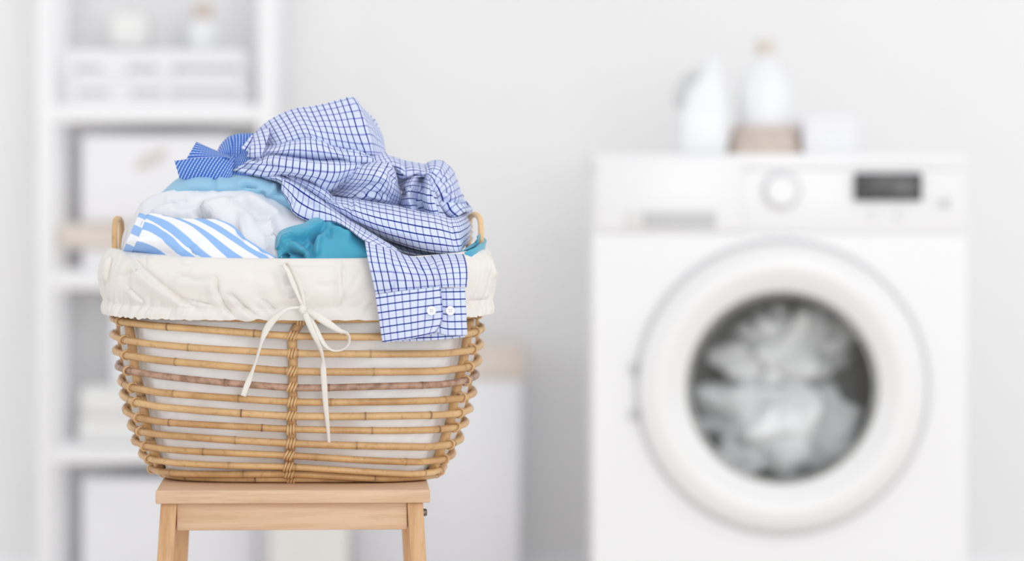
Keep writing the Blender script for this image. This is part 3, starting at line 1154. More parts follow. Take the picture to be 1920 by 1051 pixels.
# hand-made irregularity: gathers under the drawstring, soft folds, traced creases
prm = np.array([0.0] + [0] * 0)
for i in range(NTH):
    th = 2 * PI * i / NTH
    ux, uy = se(th)
    nvec = np.array((ux / 1.0, uy * 1.3, 0))
    nvec /= np.linalg.norm(nvec)
    for j in range(nP):
        t_ = j / (nP - 1)
        p = V[i, j]
        px_, py_ = CXP + p[0] / p[1] * FPX, HOR + (ZC - p[2]) / p[1] * FPX
        g = 0.0
        yf = prof[j][0]
        outer = t_ > 0.42
        if outer:
            near = math.exp(-((yf - 580) / 20.0) ** 2)
            gath = noise.noise(Vector((th * 22 + yf * 0.05, yf * 0.02, 1.0))) + 0.6 * noise.noise(Vector((th * 52 + yf * 0.08, yf * 0.03, 7.0)))
            g += 0.0030 * gath * near
            g += 0.0034 * noise.noise(Vector((th * 7 + yf * 0.012, yf * 0.010, 5.0)))
            g += 0.0014 * noise.noise(Vector((th * 18 + yf * 0.03, yf * 0.03, 9.0)))
        else:
            g += 0.002 * noise.noise(Vector((th * 12, yf * 0.02, 3.0)))
        V[i, j] = p + nvec * g
        if yf > 588 and outer:
            V[i, j, 2] += 0.0022 * noise.noise(Vector((th * 26, 2.0, 0))) * (yf - 588) / 12
PX = CXP + V[..., 0] / V[..., 1] * FPX
PY = HOR + (ZC - V[..., 2]) / V[..., 1] * FPX
H = 1.6 * crease_height(PX, PY, [(a_, b_, c_ * 0.78, d_) for a_, b_, c_, d_ in liner_creases])
front = (V[..., 1] < YC - 0.01)
jj = np.arange(nP)[None, :] / (nP - 1)
H = np.where(front & (jj > 0.33), H, 0)
Vx = V.copy()
for i in range(NTH):
    ux, uy = se(2 * PI * i / NTH)
    n_ = np.array((ux * 0.8, uy * 1.3 - 0.2, 0))
    n_ /= np.linalg.norm(n_)
    Vx[i] += n_[None, :] * H[i][:, None]
F = []
for i in range(NTH):
    a = (i + 1) % NTH
    for j in range(nP - 1):
        F.append((i * nP + j, a * nP + j, a * nP + j + 1, i * nP + j + 1))
liner = mesh('liner', Vx.reshape(-1, 3), F, M['cream'], basket)
liner['label'] = 'cream cotton liner turned over the rim'
sm = liner.modifiers.new('thick', 'SOLIDIFY')
sm.thickness = 0.0012

# inner bag of the liner behind the rods
V, F = [], []
nI, nJ = 260, 60
for j in range(nJ):
    t_ = j / (nJ - 1)
    fi = t_ * (len(ROWS) - 1)
    i0 = min(int(fi), len(ROWS) - 2)
    fr = fi - i0
    for i in range(nI):
        th = 2 * PI * i / nI
        near = 9.0
        for tt in STAKES + back:
            ts = tt[i0] + (tt[i0 + 1] - tt[i0]) * fr
            dth = abs((th - ts + PI) % (2 * PI) - PI)
            near = min(near, dth)
        k_ = min(1.0, max(0.0, (near - 0.06) / 0.22))
        inset = -0.0158 + 0.0092 * k_ * k_ * (3 - 2 * k_)
        a = ring_pt(ROWS[i0], th, inset)
        b2 = ring_pt(ROWS[i0 + 1], th, inset)
        p = a + (b2 - a) * fr
        ux, uy = se(th)
        g = -0.0012 + 0.0016 * noise.noise(Vector((th * 4 + t_ * 2.2, t_ * 3.0, 2))) + 0.0018 * noise.noise(Vector((th * 12 + t_ * 6, t_ * 5, 8)))
        g = min(g, 0.0006)
        p = p + np.array((ux, uy, 0)) * g
        if j == nJ - 1:
            p[2] = zseat + 0.009
        V.append(p)
for j in range(nJ - 1):
    for i in range(nI):
        k2 = (i + 1) % nI
        F.append((j * nI + i, (j + 1) * nI + i, (j + 1) * nI + k2, j * nI + k2))
F.append(tuple((nJ - 1) * nI + i for i in range(nI)))
mesh('liner_bag', V, F, M['lining'], liner)


# drawstring
def ribbon(name, pts, wid, parent, mat, thick=0.0007, m=8, puff=0.0):
    """pts: (px,py,Y, half width in px across, tilt) flat tape following pixels"""
    A = catmull(np.array([(p[0], p[1], p[2], p[3], p[4]) for p in pts], float), m)
    V, F = [], []
    n = len(A)
    T_ = np.gradient(A[:, :2], axis=0)
    for i in range(n):
        t_ = T_[i] / (np.linalg.norm(T_[i]) + 1e-9)
        nx, ny = -t_[1], t_[0]
        hw_, tilt = A[i, 3], A[i, 4]
        for s in (-1, -0.33, 0.33, 1):
            V.append(P(A[i, 0] + nx * hw_ * s, A[i, 1] + ny * hw_ * s, A[i, 2] + tilt * s * hw_ * YC / FPX - (1 - s * s) * 0.0004))
    for i in range(n - 1):
        for s in range(3):
            F.append((i * 4 + s, i * 4 + s + 1, (i + 1) * 4 + s + 1, (i + 1) * 4 + s))
    o = mesh(name, V, F, mat, parent)
    sm = o.modifiers.new('thick', 'SOLIDIFY')
    sm.thickness = thick
    return o


yb0 = 4.022
ribbon('drawstring_tail', [(568, 577, yb0, 2.5, 0), (556, 576, yb0 - .006, 2.5, .5), (540, 578, yb0 - .010, 3, .8), (526, 587, yb0 - .010, 4.5, .6), (510, 602, yb0 - .006, 6.5, .2), (498, 620, yb0 - .002, 6, .4), (490, 640, yb0, 3.2, 1), (482, 668, yb0 + .004, 2.2, 1.5), (474, 692, yb0 + .008, 2.8, 1), (467, 712, yb0 + .012, 5.2, .2), (460, 730, yb0 + .014, 5.2, 0), (456, 742, yb0 + .016, 5, 0)], 1, liner, M['ribbon'])
ribbon('drawstring_tail', [(569, 580, yb0, 4.5, 0), (574, 592, yb0 - .006, 6, .1), (582, 612, yb0 - .006, 5.6, .2), (591, 632, yb0 - .004, 5, .4), (600, 652, yb0, 3.6, .8), (605, 672, yb0 + .004, 2.5, 1.2), (606, 690, yb0 + .008, 5.2, .3), (608, 720, yb0 + .014, 5.4, 0), (610, 752, yb0 + .022, 5, .1), (613, 785, yb0 + .030, 4.2, .3), (616, 815, yb0 + .038, 3.2, .2), (617.5, 838, yb0 + .044, 2.6, 0)], 1, liner, M['ribbon'])
ribbon('drawstring_loop', [(571, 579, yb0, 3, 0), (584, 586, yb0 - .008, 5.5, .2), (602, 597, yb0 - .012, 7.5, .1), (620, 609, yb0 - .013, 6.5, .1), (637, 620, yb0 - .013, 4.5, .4), (649, 624, yb0 - .012, 2.5, 1.2), (654, 632, yb0 - .010, 2.2, 2.2), (652, 645, yb0 - .008, 2.4, 2.2), (642, 654, yb0 - .006, 1.8, 2.2), (626, 656, yb0 - .005, 1.8, 2), (612, 648, yb0 - .004, 3.2, 1), (602, 634, yb0 - .004, 4, .5), (593, 614, yb0 - .005, 3.4, .4), (583, 596, yb0 - .005, 2.6, .3), (573, 582, yb0, 2.5, 0)], 1, liner, M['ribbon'])
ribbon('drawstring_loop', [(569, 577, yb0, 3, 0), (561, 558, yb0 - .004, 3.2, .4), (550, 532, yb0 - .008, 4.6, .3), (540, 508, yb0 - .010, 4.2, .2), (534, 497, yb0 - .008, 3.2, 1.2), (538, 494, yb0 - .004, 3, 1.6), (548, 506, yb0 - .003, 4, .5), (560, 530, yb0 - .003, 4.2, .3), (567, 552, yb0 - .002, 3.4, .2), (571, 576, yb0, 3, 0)], 1, liner, M['ribbon'])
kn = bmesh.new()
bmesh.ops.create_uvsphere(kn, u_segments=20, v_segments=14, radius=1)
kp = P(567.5, 579, yb0 - 0.004)
for v in kn.verts:
    n_ = noise.noise(v.co * 2.2)
    v.co = Vector(kp) + Vector((v.co.x * 0.0050, v.co.y * 0.0045, v.co.z * 0.0056)) * (1 + 0.22 * n_)
mb = MB()
mb.add(kn)
mb.build('knot', M['ribbon'], liner, 80)

# ------------------------------------------------------------------ garments
def rows_d(rows):
    """rows: list of (points, depth) ; a point may carry its own extra depth"""
    out = []
    for pts, d in rows:
        r = []
        for i, p in enumerate(pts):
            dd = d[i] if isinstance(d, (list, tuple, np.ndarray)) else d
            r.append((p[0], p[1], dd + (p[2] if len(p) > 2 else 0)))
        out.append(r)
    return out


def lerp_rows(top, bot, n, d0, d1, bulge=0.0, pw=1.0):
    """n rows from top to bottom outline; d may be lists"""
    N = len(top)
    d0 = np.broadcast_to(np.asarray(d0, float), (N,))
    d1 = np.broadcast_to(np.asarray(d1, float), (N,))
    out = []
    for i in range(n):
        t = i / (n - 1)
        r = []
        for j in range(N):
            a, b_ = top[j], bot[j]
            r.append((a[0] + (b_[0] - a[0]) * t, a[1] + (b_[1] - a[1]) * t,
                      d0[j] + (d1[j] - d0[j]) * t ** pw - bulge * math.sin(PI * t)))
        out.append(r)
    return out


def over(row, steps):
    """rows that carry the cloth on behind its skyline: steps of (down px, further m), nearest first"""
    out = []
    for dy, dd in steps:
        out.append([(p[0], p[1] + dy, p[2] + dd) for p in row])
    return out[::-1]


def under(row, steps):
    return [[(p[0], p[1] + dy, p[2] + dd) for p in row] for dy, dd in steps]


CRK = 1.6


def inside_rim(d, px, py, gap=0.008):
    hw_ = 346.0
    ux = np.clip(np.abs((px - 558.0) / hw_), 0, 0.985)
    lim = -(0.152 - gap) * (1 - ux ** NEXP) ** (1 / NEXP)
    k_ = np.clip((py - 452) / 22.0, 0, 1)
    return np.where(d < lim, d + (lim - d) * k_, d)


def patch(name, rows, mat, parent=None, m=6, creases=(), amp=0.0010, nscale=26.0, seed=0.0, uvmode='cell', cell=0.0086, thick=0.0011, flip=False, turn=0.0, clampz=None, tuck=False):
    A = np.array(rows, float)                      # R x C x 3 (px,py,d)
    R_, C_ = A.shape[:2]
    Wp = np.zeros((R_, C_, 3))
    for i in range(R_):
        for j in range(C_):
            Wp[i, j] = P(A[i, j, 0], A[i, j, 1], YC + A[i, j, 2])
    du = np.linalg.norm(np.diff(Wp, axis=1), axis=2).mean(0)
    dv = np.linalg.norm(np.diff(Wp, axis=0), axis=2).mean(1)
    if uvmode == 'cell':
        U = np.concatenate([[0], np.cumsum(du)]) / cell
        Vv = np.concatenate([[0], np.cumsum(dv)]) / cell
    else:
        U, Vv = np.arange(C_, dtype=float), np.arange(R_, dtype=float)
    K = np.concatenate([A, np.broadcast_to(U[None, :, None], (R_, C_, 1)), np.broadcast_to(Vv[:, None, None], (R_, C_, 1))], 2)
    D = np.stack([catmull(K[i], m) for i in range(R_)])              # rows dense along u
    D = np.stack([catmull(D[:, j], m) for j in range(D.shape[1])], 1)
    px, py, d = D[..., 0], D[..., 1], D[..., 2]
    if tuck:
        d = inside_rim(d, px, py)
    Y = YC + d
    X = np.stack([(px - CXP) / FPX * Y, Y, ZC - (py - HOR) / FPX * Y], -1)
    # normals facing the viewer
    gu, gv = np.gradient(X, axis=1), np.gradient(X, axis=0)
    nn = np.cross(gu, gv)
    nn /= np.linalg.norm(nn, axis=2)[..., None] + 1e-12
    nn = np.where((nn[..., 1] > 0)[..., None], -nn, nn)
    n_view = nn * 0.6 + np.array((0, -1, 0)) * 0.4
    h = CRK * crease_height(px, py, creases) if len(creases) else np.zeros(px.shape)
    if amp:
        nz = np.zeros(px.shape)
        for i in range(px.shape[0]):
            for j in range(px.shape[1]):
                p = X[i, j]
                q_ = Vector((p[0] * nscale + seed, p[1] * nscale, p[2] * nscale * 0.9))
                nz[i, j] = noise.noise(q_) + 0.45 * noise.noise(q_ * 2.3)
        h = h + amp * nz
    X = X + n_view * h[..., None]
    if clampz is not None:
        X[..., 2] = np.maximum(X[..., 2], clampz)
    uv = D[..., 3:5].copy()
    if turn:
        c, s = math.cos(turn), math.sin(turn)
        uv = np.stack([uv[..., 0] * c - uv[..., 1] * s, uv[..., 0] * s + uv[..., 1] * c], -1)
    r, c = px.shape
    F = []
    for i in range(r - 1):
        for j in range(c - 1):
            f = (i * c + j, i * c + j + 1, (i + 1) * c + j + 1, (i + 1) * c + j)
            F.append(f[::-1])
    o = mesh(name, X.reshape(-1, 3), F, mat, parent, uv=uv.reshape(-1, 2))
    if thick:
        sm = o.modifiers.new('thick', 'SOLIDIFY')
        sm.thickness = thick
        sm.offset = -1 if not flip else 1
    return o


def garment(name, px, py, d, label, cat, group=None):
    return empty(name, tuple(P(px, py, YC + d)), label, cat, group)


BACK = [(3, 0.014), (16, 0.035), (60, 0.06), (130, 0.075)]

# --- soft core of the pile: folded towels nobody sees from the front but which carry the clothes
core = MB()
bm = bmesh.new()
bmesh.ops.create_icosphere(bm, subdivisions=4, radius=1.0)
cc = P(556, 470, YC + 0.02)
for v in bm.verts:
    n_ = noise.noise(v.co * 1.8 + Vector((3, 1, 0)))
    v.co = Vector((cc[0] + v.co.x * 0.196 * (1 + 0.06 * n_), cc[1] + v.co.y * 0.112 * (1 + 0.06 * n_), cc[2] + v.co.z * (0.052 if v.co.z > 0 else 0.15) * (1 + 0.1 * n_)))
core.add(bm)
tag(core.build('folded_laundry', M['white_cloth'], None, 80), 'white laundry filling the wicker basket beneath the coloured clothes', 'laundry')

# --- navy shirt with a fine grid, collar up
nv = garment('collared_shirt', 395, 330, -0.02, 'royal blue shirt with fine white grid, pointed collar standing up in the basket', 'shirt')
ct = [(346, 299), (362, 296), (380, 294.5), (400, 293), (420, 293), (436, 292), (446, 286), (462, 272)]
cb_ = [(337, 334), (352, 338), (372, 338), (394, 338), (412, 338), (428, 336), (440, 322), (456, 300)]
ct[0] = (345, 299.5)
leafT = [(327, 301), (337, 300), (347, 298.5), (364, 297), (384, 295), (404, 294), (424, 293.5), (440, 292)]
leafB = [(336.5, 334), (343, 336), (352, 336), (368, 336), (386, 336), (404, 336), (420, 336), (434, 330)]
rows = lerp_rows(leafT, leafB, 4, [-.045, -.047, -.048, -.048, -.046, -.042, -.036, -.028], [-.05] * 8, 0.004)
patch('collar_leaf', rows, M['mini_u'], nv, 6, turn=-0.55, amp=0.0004, thick=0.0016)
tl = [(368, 265.5), (376, 269), (386, 273.5), (396, 278), (407, 282.5), (418, 287), (430, 291.5)]
tb = [(349, 299), (362, 298), (376, 297), (392, 296), (408, 295.5), (420, 295), (432, 294)]
rows = lerp_rows(tl, tb, 4, [-.022, -.022, -.022, -.021, -.02, -.018, -.016], [-.040] * 7, 0.003)
patch('collar_fall', rows, M['mini_v'], nv, 6, turn=0.05, amp=0.0003, thick=0.0016)
t2 = [(408, 282), (412, 273), (420, 264.5), (430, 257), (442, 252.5), (454, 251), (466, 251), (478, 251)]
b2_ = [(410, 286), (416, 289), (423, 291), (430, 293), (437, 296), (445, 300), (455, 303), (468, 305)]
r0 = lerp_rows(t2, b2_, 4, [.012, .010, .006, .002, 0, 0, .004, .01], [-.02] * 8, 0.006)
patch('collar_stand', over(r0[0], [(2, 0.01), (20, 0.03), (70, 0.04)]) + r0, M['mini_u'], nv, 6, turn=0.12, amp=0.0004, creases=[('s', [(431, 292), (433, 275), (437, 256)], 5, 0.002)])
t3 = [(392, 296), (408, 295), (424, 294), (438, 290), (450, 282), (462, 270), (474, 258)]
b3_ = [(388, 345), (404, 345), (420, 344), (436, 342), (450, 336), (466, 330), (484, 322)]
r0 = lerp_rows(t3, b3_, 4, -0.014, -0.04, 0.006)
patch('shirt_yoke', r0, M['mini_u'], nv, 6, turn=-0.6, amp=0.0006)

# --- pale blue garment
pb = garment('pale_blue_garment', 420, 345, -0.03, 'plain pale blue cloth lying between the collared shirt and the white garment', 'garment')
j0 = [(303, 361), (324, 341), (343, 329.5), (366, 325), (390, 325.5), (413, 327), (446, 326), (478, 329), (500, 334), (520, 341), (536, 350), (556, 364)]
jd = [.0, -.012, -.02, -.028, -.03, -.03, -.03, -.03, -.03, -.03, -.03, -.03]
row0 = [(p[0], p[1], d) for p, d in zip(j0, jd)]
rws = over(row0, BACK) + [row0]
for dy, dd in ((6, -.020), (16, -.034), (30, -.036), (52, -.010), (80, .015)):
    rws.append([(p[0] + (0 if i > 2 else (3 - i) * -0.2 * dy / 10), p[1] + dy, p[2] + dd) for i, p in enumerate(row0)])
patch('cloth_body', rws, M['pale_blue'], pb, 6, tuck=True, amp=0.0012, seed=3,
      creases=[('v', [(403, 328), (402, 340), (399, 358)], 5, 0.0030), ('r', [(412, 330), (411, 345), (410, 360)], 6, 0.0020),
               ('v', [(452, 353), (464, 347), (475, 348), (472, 358)], 6, 0.0080), ('r', [(440, 348), (460, 340), (482, 344)], 6, 0.0035),
               ('r', [(514, 342), (515, 352), (506, 362), (492, 366)], 4, 0.0028), ('v', [(522, 345), (524, 358), (514, 370)], 6, 0.0040), ('v', [(488, 362), (500, 365)], 4, 0.004)])

# --- white garment
wg = garment('white_garment', 400, 400, -0.08, 'crumpled plain white cloth draped over the striped cloth', 'garment')
kt = [(227, 462), (231, 438), (239, 422), (249, 409), (261, 388), (273, 375.5), (300, 363), (330, 356), (362, 352), (410, 354), (452, 355), (480, 361), (510, 369), (526, 381), (546, 395), (567, 406), (586, 415)]
kb = [(228, 492), (234, 494), (242, 495), (252, 496), (264, 497), (278, 498), (304, 498), (334, 498), (366, 498), (410, 499), (446, 499), (472, 499), (494, 499), (508, 499), (518, 499), (524, 499), (529, 498)]
kd0 = [.01, .0, -.01, -.015, -.025, -.035, -.045, -.05, -.055, -.06, -.06, -.06, -.055, -.055, -.06, -.07, -.08]
kd1 = [-.06, -.08, -.095, -.105, -.115, -.12, -.125, -.128, -.13, -.135, -.137, -.138, -.139, -.139, -.139, -.139, -.139]
r0 = lerp_rows(kt, kb, 7, kd0, kd1, 0.016, 0.9)
# the tail to the right follows its hem against the teal cloth
hem = {14: [(546, 395), (549, 410), (550, 424), (543, 440), (533, 455), (522, 474), (519, 499)],
       15: [(567, 406), (564, 414), (560, 424), (549, 438), (538, 450), (527, 470), (523, 499)],
       16: [(586, 415), (576, 420), (564, 428), (554, 436), (541, 447), (530, 466), (527.5, 499)]}
for j, cps in hem.items():
    for i, (a, b_) in enumerate(cps):
        r0[i][j] = (a, b_, r0[i][j][2])
K_CR = [('s', [(434, 371), (410, 379), (388, 383), (374, 386)], 9, 0.0070), ('s', [(331, 381), (318, 388), (300, 394), (284, 398)], 9, 0.0065),
        ('v', [(449, 376), (468, 389), (491, 404), (505, 409)], 6, 0.0065), ('r', [(452, 366), (480, 378), (512, 398), (530, 412)], 9, 0.0050),
        ('s', [(516, 444), (510, 430), (504, 410)], 8, 0.0055), ('r', [(446, 376), (452, 405), (456, 440)], 6, 0.0045),
        ('v', [(448, 382), (449, 395), (447, 412)], 5, 0.003), ('v', [(371, 392), (381, 406), (394, 412)], 6, 0.014), ('r', [(376, 388), (395, 398), (414, 410)], 5, 0.005),
        ('s', [(524, 452), (508, 446), (495, 446)], 8, 0.006), ('r', [(455, 440), (461, 456), (478, 462)], 7, 0.004), ('v', [(500, 466), (505, 480), (512, 492)], 6, 0.005),
        ('r', [(523, 462), (526, 475), (527, 488)], 4, 0.002),
        ('v', [(340, 364), (346, 372), (356, 380)], 3, 0.0016), ('r', [(371, 360), (374, 374), (380, 382)], 4, 0.002), ('v', [(380, 358), (384, 372)], 3, 0.0014),
        ('v', [(276, 384), (290, 376), (312, 374)], 8, 0.003), ('r', [(330, 402), (350, 398), (368, 398)], 8, 0.003), ('v', [(480, 398), (492, 420), (508, 438)], 9, 0.004)]
for i in range(7):
    for j in range(3, 12):
        p = r0[i][j]
        r0[i][j] = (p[0], p[1], p[2] + 0.009 * min(1, i / 3))
    for j in range(12, 17):
        p = r0[i][j]
        r0[i][j] = (p[0], p[1], p[2] + 0.014 * math.sin(PI * i / 6) + 0.010 * (j - 11) / 5 * min(1, i / 2))
K_CR = [(a, b_, c, d * 1.35) for a, b_, c, d in K_CR]
top = r0[0]
patch('cloth_body', over(top, [(6, .006), (36, .016), (90, .024), (140, .03)]) + r0, M['white_cloth'], wg, 6, tuck=True, amp=0.0014, seed=11, nscale=22, creases=K_CR)

# --- striped cloth
sg = garment('striped_cloth', 340, 450, -0.12, 'white cloth with wide sky blue stripes folded over a hem at the left end', 'cloth')
st = [
    [(240, 482), (252, 486), (266, 492), (282, 498), (296, 504)],
    [(251, 461), (268, 464), (286, 470), (300, 481), (310, 496)],
    [(258, 441), (276, 445), (298, 456), (320, 470), (341, 492)],
    [(265, 420), (286, 428), (312, 446), (338, 466), (368, 490)],
    [(268.5, 413), (295, 422), (324, 444), (355, 467), (389, 492)],
    [(273, 405.5), (303, 424), (336, 449), (364, 470), (400, 493)],
    [(287, 400.5), (330, 411), (362, 434), (390, 460), (424, 492)],
    [(323, 408.5), (355, 422), (384, 440), (414, 464), (450, 491)],
    [(350, 410.5), (380, 424), (408, 441), (444, 466), (484, 490)],
    [(375, 411), (404, 427), (432, 444), (468, 467), (508, 489)],
    [(394, 411.5), (420, 423), (442, 438), (468, 460), (514, 486)],
    [(410, 413), (432, 421), (450, 434), (468, 452), (518, 482)],
]
# depth from height: the cloth leans back as it rises
def lean(p, base=0.141, top=0.100, ylo=488, yhi=405):
    t = min(1, max(0, (ylo - p[1]) / (ylo - yhi)))
    return -(base + (top - base) * t ** 1.3) - 0.007 * math.sin(PI * t)
rws = [[(p[0], p[1], lean(p)) for p in r] for r in st]
S_CR = [('v', [(352, 468), (362, 458), (372, 452)], 5, 0.002), ('r', [(362, 472), (380, 460)], 6, 0.002), ('r', [(300, 440), (330, 460), (350, 480)], 12, 0.003), ('v', [(440, 432), (452, 445), (458, 452)], 4, 0.003), ('v', [(488, 470), (496, 480)], 4, 0.003)]
M['stripe'] = stripe_mat('sky_stripe_wide', (150, 190, 242), (242, 243, 248), 'v', 0.0, 0.5)
so = patch('cloth_body', rws, M['stripe'], sg, 8, tuck=True, uvmode='idx', amp=0.0006, seed=5, creases=S_CR, thick=0.0014)
for l in so.data.uv_layers:      # two control rows per stripe period
    for d_ in l.data:
        d_.uv[1] = d_.uv[1] * 0.5
hm_ = [
    [(228, 478), (234, 481), (240, 484.5)],
    [(235, 461), (242.5, 463.5), (250, 467)],
    [(243, 445), (250, 448), (257, 451)],
    [(250, 429), (257, 432), (264, 435)],
    [(257, 413), (264, 416), (270, 419)],
    [(263, 400), (269.5, 402), (275, 405)],
]
rws = [[(p[0], p[1], lean(p) + 0.012 - 0.007 * i) for i, p in enumerate(r)] for r in hm_]
ho = patch('hem', rws, M['stripe_hem'], sg, 8, tuck=True, uvmode='idx', amp=0.0003, seed=6, thick=0.0016)
for l in ho.data.uv_layers:
    for d_ in l.data:
        d_.uv[1] = d_.uv[1] * 0.5 + 0.55

# --- teal cloth
tg = garment('teal_cloth', 600, 450, -0.12, 'teal blue satin cloth bunched at the front under the checked shirt', 'cloth')
mt_ = [(517, 462), (520, 452), (525, 443), (541, 433.5), (566, 427), (583, 417), (598, 405.5), (610, 405), (624, 408), (646, 417), (669, 437), (682, 448), (692, 455)]
mb_ = [(524, 496), (528, 497), (534, 497), (546, 497), (566, 497), (584, 497), (598, 497), (612, 497), (628, 497), (648, 496), (668, 496), (684, 495), (694, 494)]
r0 = lerp_rows(mt_, mb_, 6, [-.114, -.113, -.112, -.111, -.107, -.099, -.090, -.086, -.088, -.096, -.106, -.112, -.116], [-.126, -.127, -.129, -.132] + [-.136] * 9, 0.012, 0.9)
T_CR = [('s', [(525, 462), (538, 450), (556, 444), (584, 438), (600, 425), (607, 417)], 9, 0.008),
        ('v', [(584, 485), (586, 462), (588, 440), (602, 424)], 5, 0.009), ('r', [(592, 480), (593, 455), (600, 435)], 7, 0.005),
        ('r', [(528, 461), (545, 455), (565, 468), (576, 478)], 7, 0.009), ('v', [(541, 471), (556, 475), (572, 482)], 4.5, 0.012), ('v', [(530, 476), (540, 486)], 6, 0.012),
        ('r', [(574, 474), (577, 484), (576, 492)], 4, 0.006), ('v', [(617, 432), (618, 440), (616, 446)], 5, 0.004), ('r', [(610, 412), (622, 424), (640, 432), (664, 440)], 6, 0.0035),
        ('s', [(664, 441), (645, 435), (630, 428), (616, 430)], 6, 0.003), ('v', [(560, 452), (572, 462), (582, 470)], 10, 0.006)]
patch('cloth_body', over(r0[0], [(4, .008), (20, .018), (60, .026)]) + r0, M['teal'], tg, 6, tuck=True, amp=0.0008, seed=21, creases=T_CR)
tn = garment('teal_cloth_corner', 890, 460, -0.10, 'small teal cloth corner poking out by the right handle', 'cloth')
n0 = [(896, 441), (899, 439.5), (903, 440.5), (908, 445), (912.5, 450.5)]
n1 = [(891, 452), (896, 453), (902, 452), (907, 452), (911, 454.5)]
n2 = [(878, 461), (886, 462), (894, 461), (901, 460), (909, 460)]
n3 = [(864, 473), (874, 473), (886, 471), (896, 468), (905, 466)]
n4 = [(862, 484), (874, 484), (886, 483), (896, 481), (904, 480)]
nd = lambda r, a: [(p[0], p[1], a + 0.014 * i) for i, p in enumerate(r)]
patch('cloth_body', [nd(n0, -.075), nd(n1, -.070), nd(n2, -.078), nd(n3, -.098), nd(n4, -.105)], M['teal'], tn, 7, tuck=True, amp=0.0006, seed=8,
      creases=[('s', [(866, 472), (880, 462), (892, 456), (897, 446)], 5, 0.004)])
f0 = [(911.5, 450), (908, 453.5), (899, 457), (890, 464), (880, 468), (871, 473)]
f1 = [(909, 460), (905, 464), (898, 468), (891, 471), (882, 473), (872, 475)]
f2 = [(904, 478), (900, 480), (895, 481), (890, 482), (882, 483), (872, 483)]
fd = [-.048, -.062, -.080, -.094, -.104, -.110]
patch('folded_edge', [[(p[0], p[1], d - .004) for p, d in zip(r, fd)] for r in (f0, f1, f2)], M['pale_blue'] if False else M['teal'], tn, 6, amp=0.0004, seed=9)

# --- checked shirt -----------------------------------------------------------
cs = garment('checked_shirt', 690, 400, -0.08, 'white shirt with dark blue check heaped on top, sleeve hanging over the front rim', 'shirt')
MU, MV = M['check_u'], M['check_v']
# A: the peak panel; columns run along the dark threads
acol = [
    [(478, 250), (487, 258), (495, 264), (501, 269)],
    [(498, 231), (505, 243), (512, 255), (521, 271)],
    [(519, 218), (529, 233), (537, 247), (544, 263)],
    [(550, 205), (559, 221), (568, 238), (577, 258)],
    [(585, 200), (595, 220), (604, 242), (612, 271)],
    [(620, 193), (630, 218), (639, 245), (648, 278)],
    [(645, 186.5), (655, 214), (664, 245), (678, 284)],
    [(662, 184), (674, 214), (683, 245), (696, 285)],
    [(679, 201), (689, 222), (697, 246), (708, 286)],
    [(699, 222), (706, 238), (710, 256), (716, 287)],
    [(715, 247), (719, 258), (721, 270), (724, 289)],
]
ad = [[.020, .008, -.002, -.012], [.008, -.006, -.018, -.028], [.0, -.016, -.026, -.034], [-.004, -.022, -.034, -.036], [-.006, -.024, -.036, -.036],
      [-.008, -.026, -.038, -.036], [-.010, -.028, -.040, -.036], [-.010, -.026, -.036, -.034], [.004, -.008, -.016, -.02], [.022, .014, .008, .0], [.045, .04, .034, .022]]
rws = [[(acol[j][i][0], acol[j][i][1], ad[j][i]) for j in range(11)] for i in range(4)]
patch('back_panel', over(rws[0], [(2, .012), (14, .034), (60, .06), (140, .075)]) + rws + under(rws[-1], [(5, .012), (9, .03)]), MU, cs, 6, amp=0.0008, seed=31, cell=0.0080,
      creases=[('r', [(662, 184), (675, 214), (686, 244), (698, 280)], 5, 0.003), ('v', [(697, 215), (705, 240), (712, 275)], 5, 0.002), ('v', [(582, 205), (590, 228), (598, 250)], 8, 0.0022),
               ('r', [(556, 252), (580, 248), (600, 262)], 6, 0.002)])
# collar flap at the left shoulder
rws = rows_d([([(476, 249), (490, 243), (507, 240)], [-.006, -.012, -.014]), ([(474, 257), (487, 257), (502, 258)], [-.020, -.028, -.032]),
              ([(470, 271), (484, 273), (497, 275)], [-.034, -.044, -.045]), ([(466, 284), (479, 286), (492, 289)], [-.046, -.054, -.055]), ([(462, 294), (476, 297), (490, 299)], [-.04, -.046, -.048])])
patch('shoulder_flap', rws, MU, cs, 6, amp=0.0005, seed=33, cell=0.0080, turn=0.3)
rws = rows_d([([(471, 253), (476, 254), (481, 258)], -.020), ([(462, 265), (468, 268), (475, 272)], -.030), ([(453, 276), (460, 281), (469, 284)], -.038)])
patch('under_flap', rws, MU, cs, 5, amp=0.0003, seed=34)
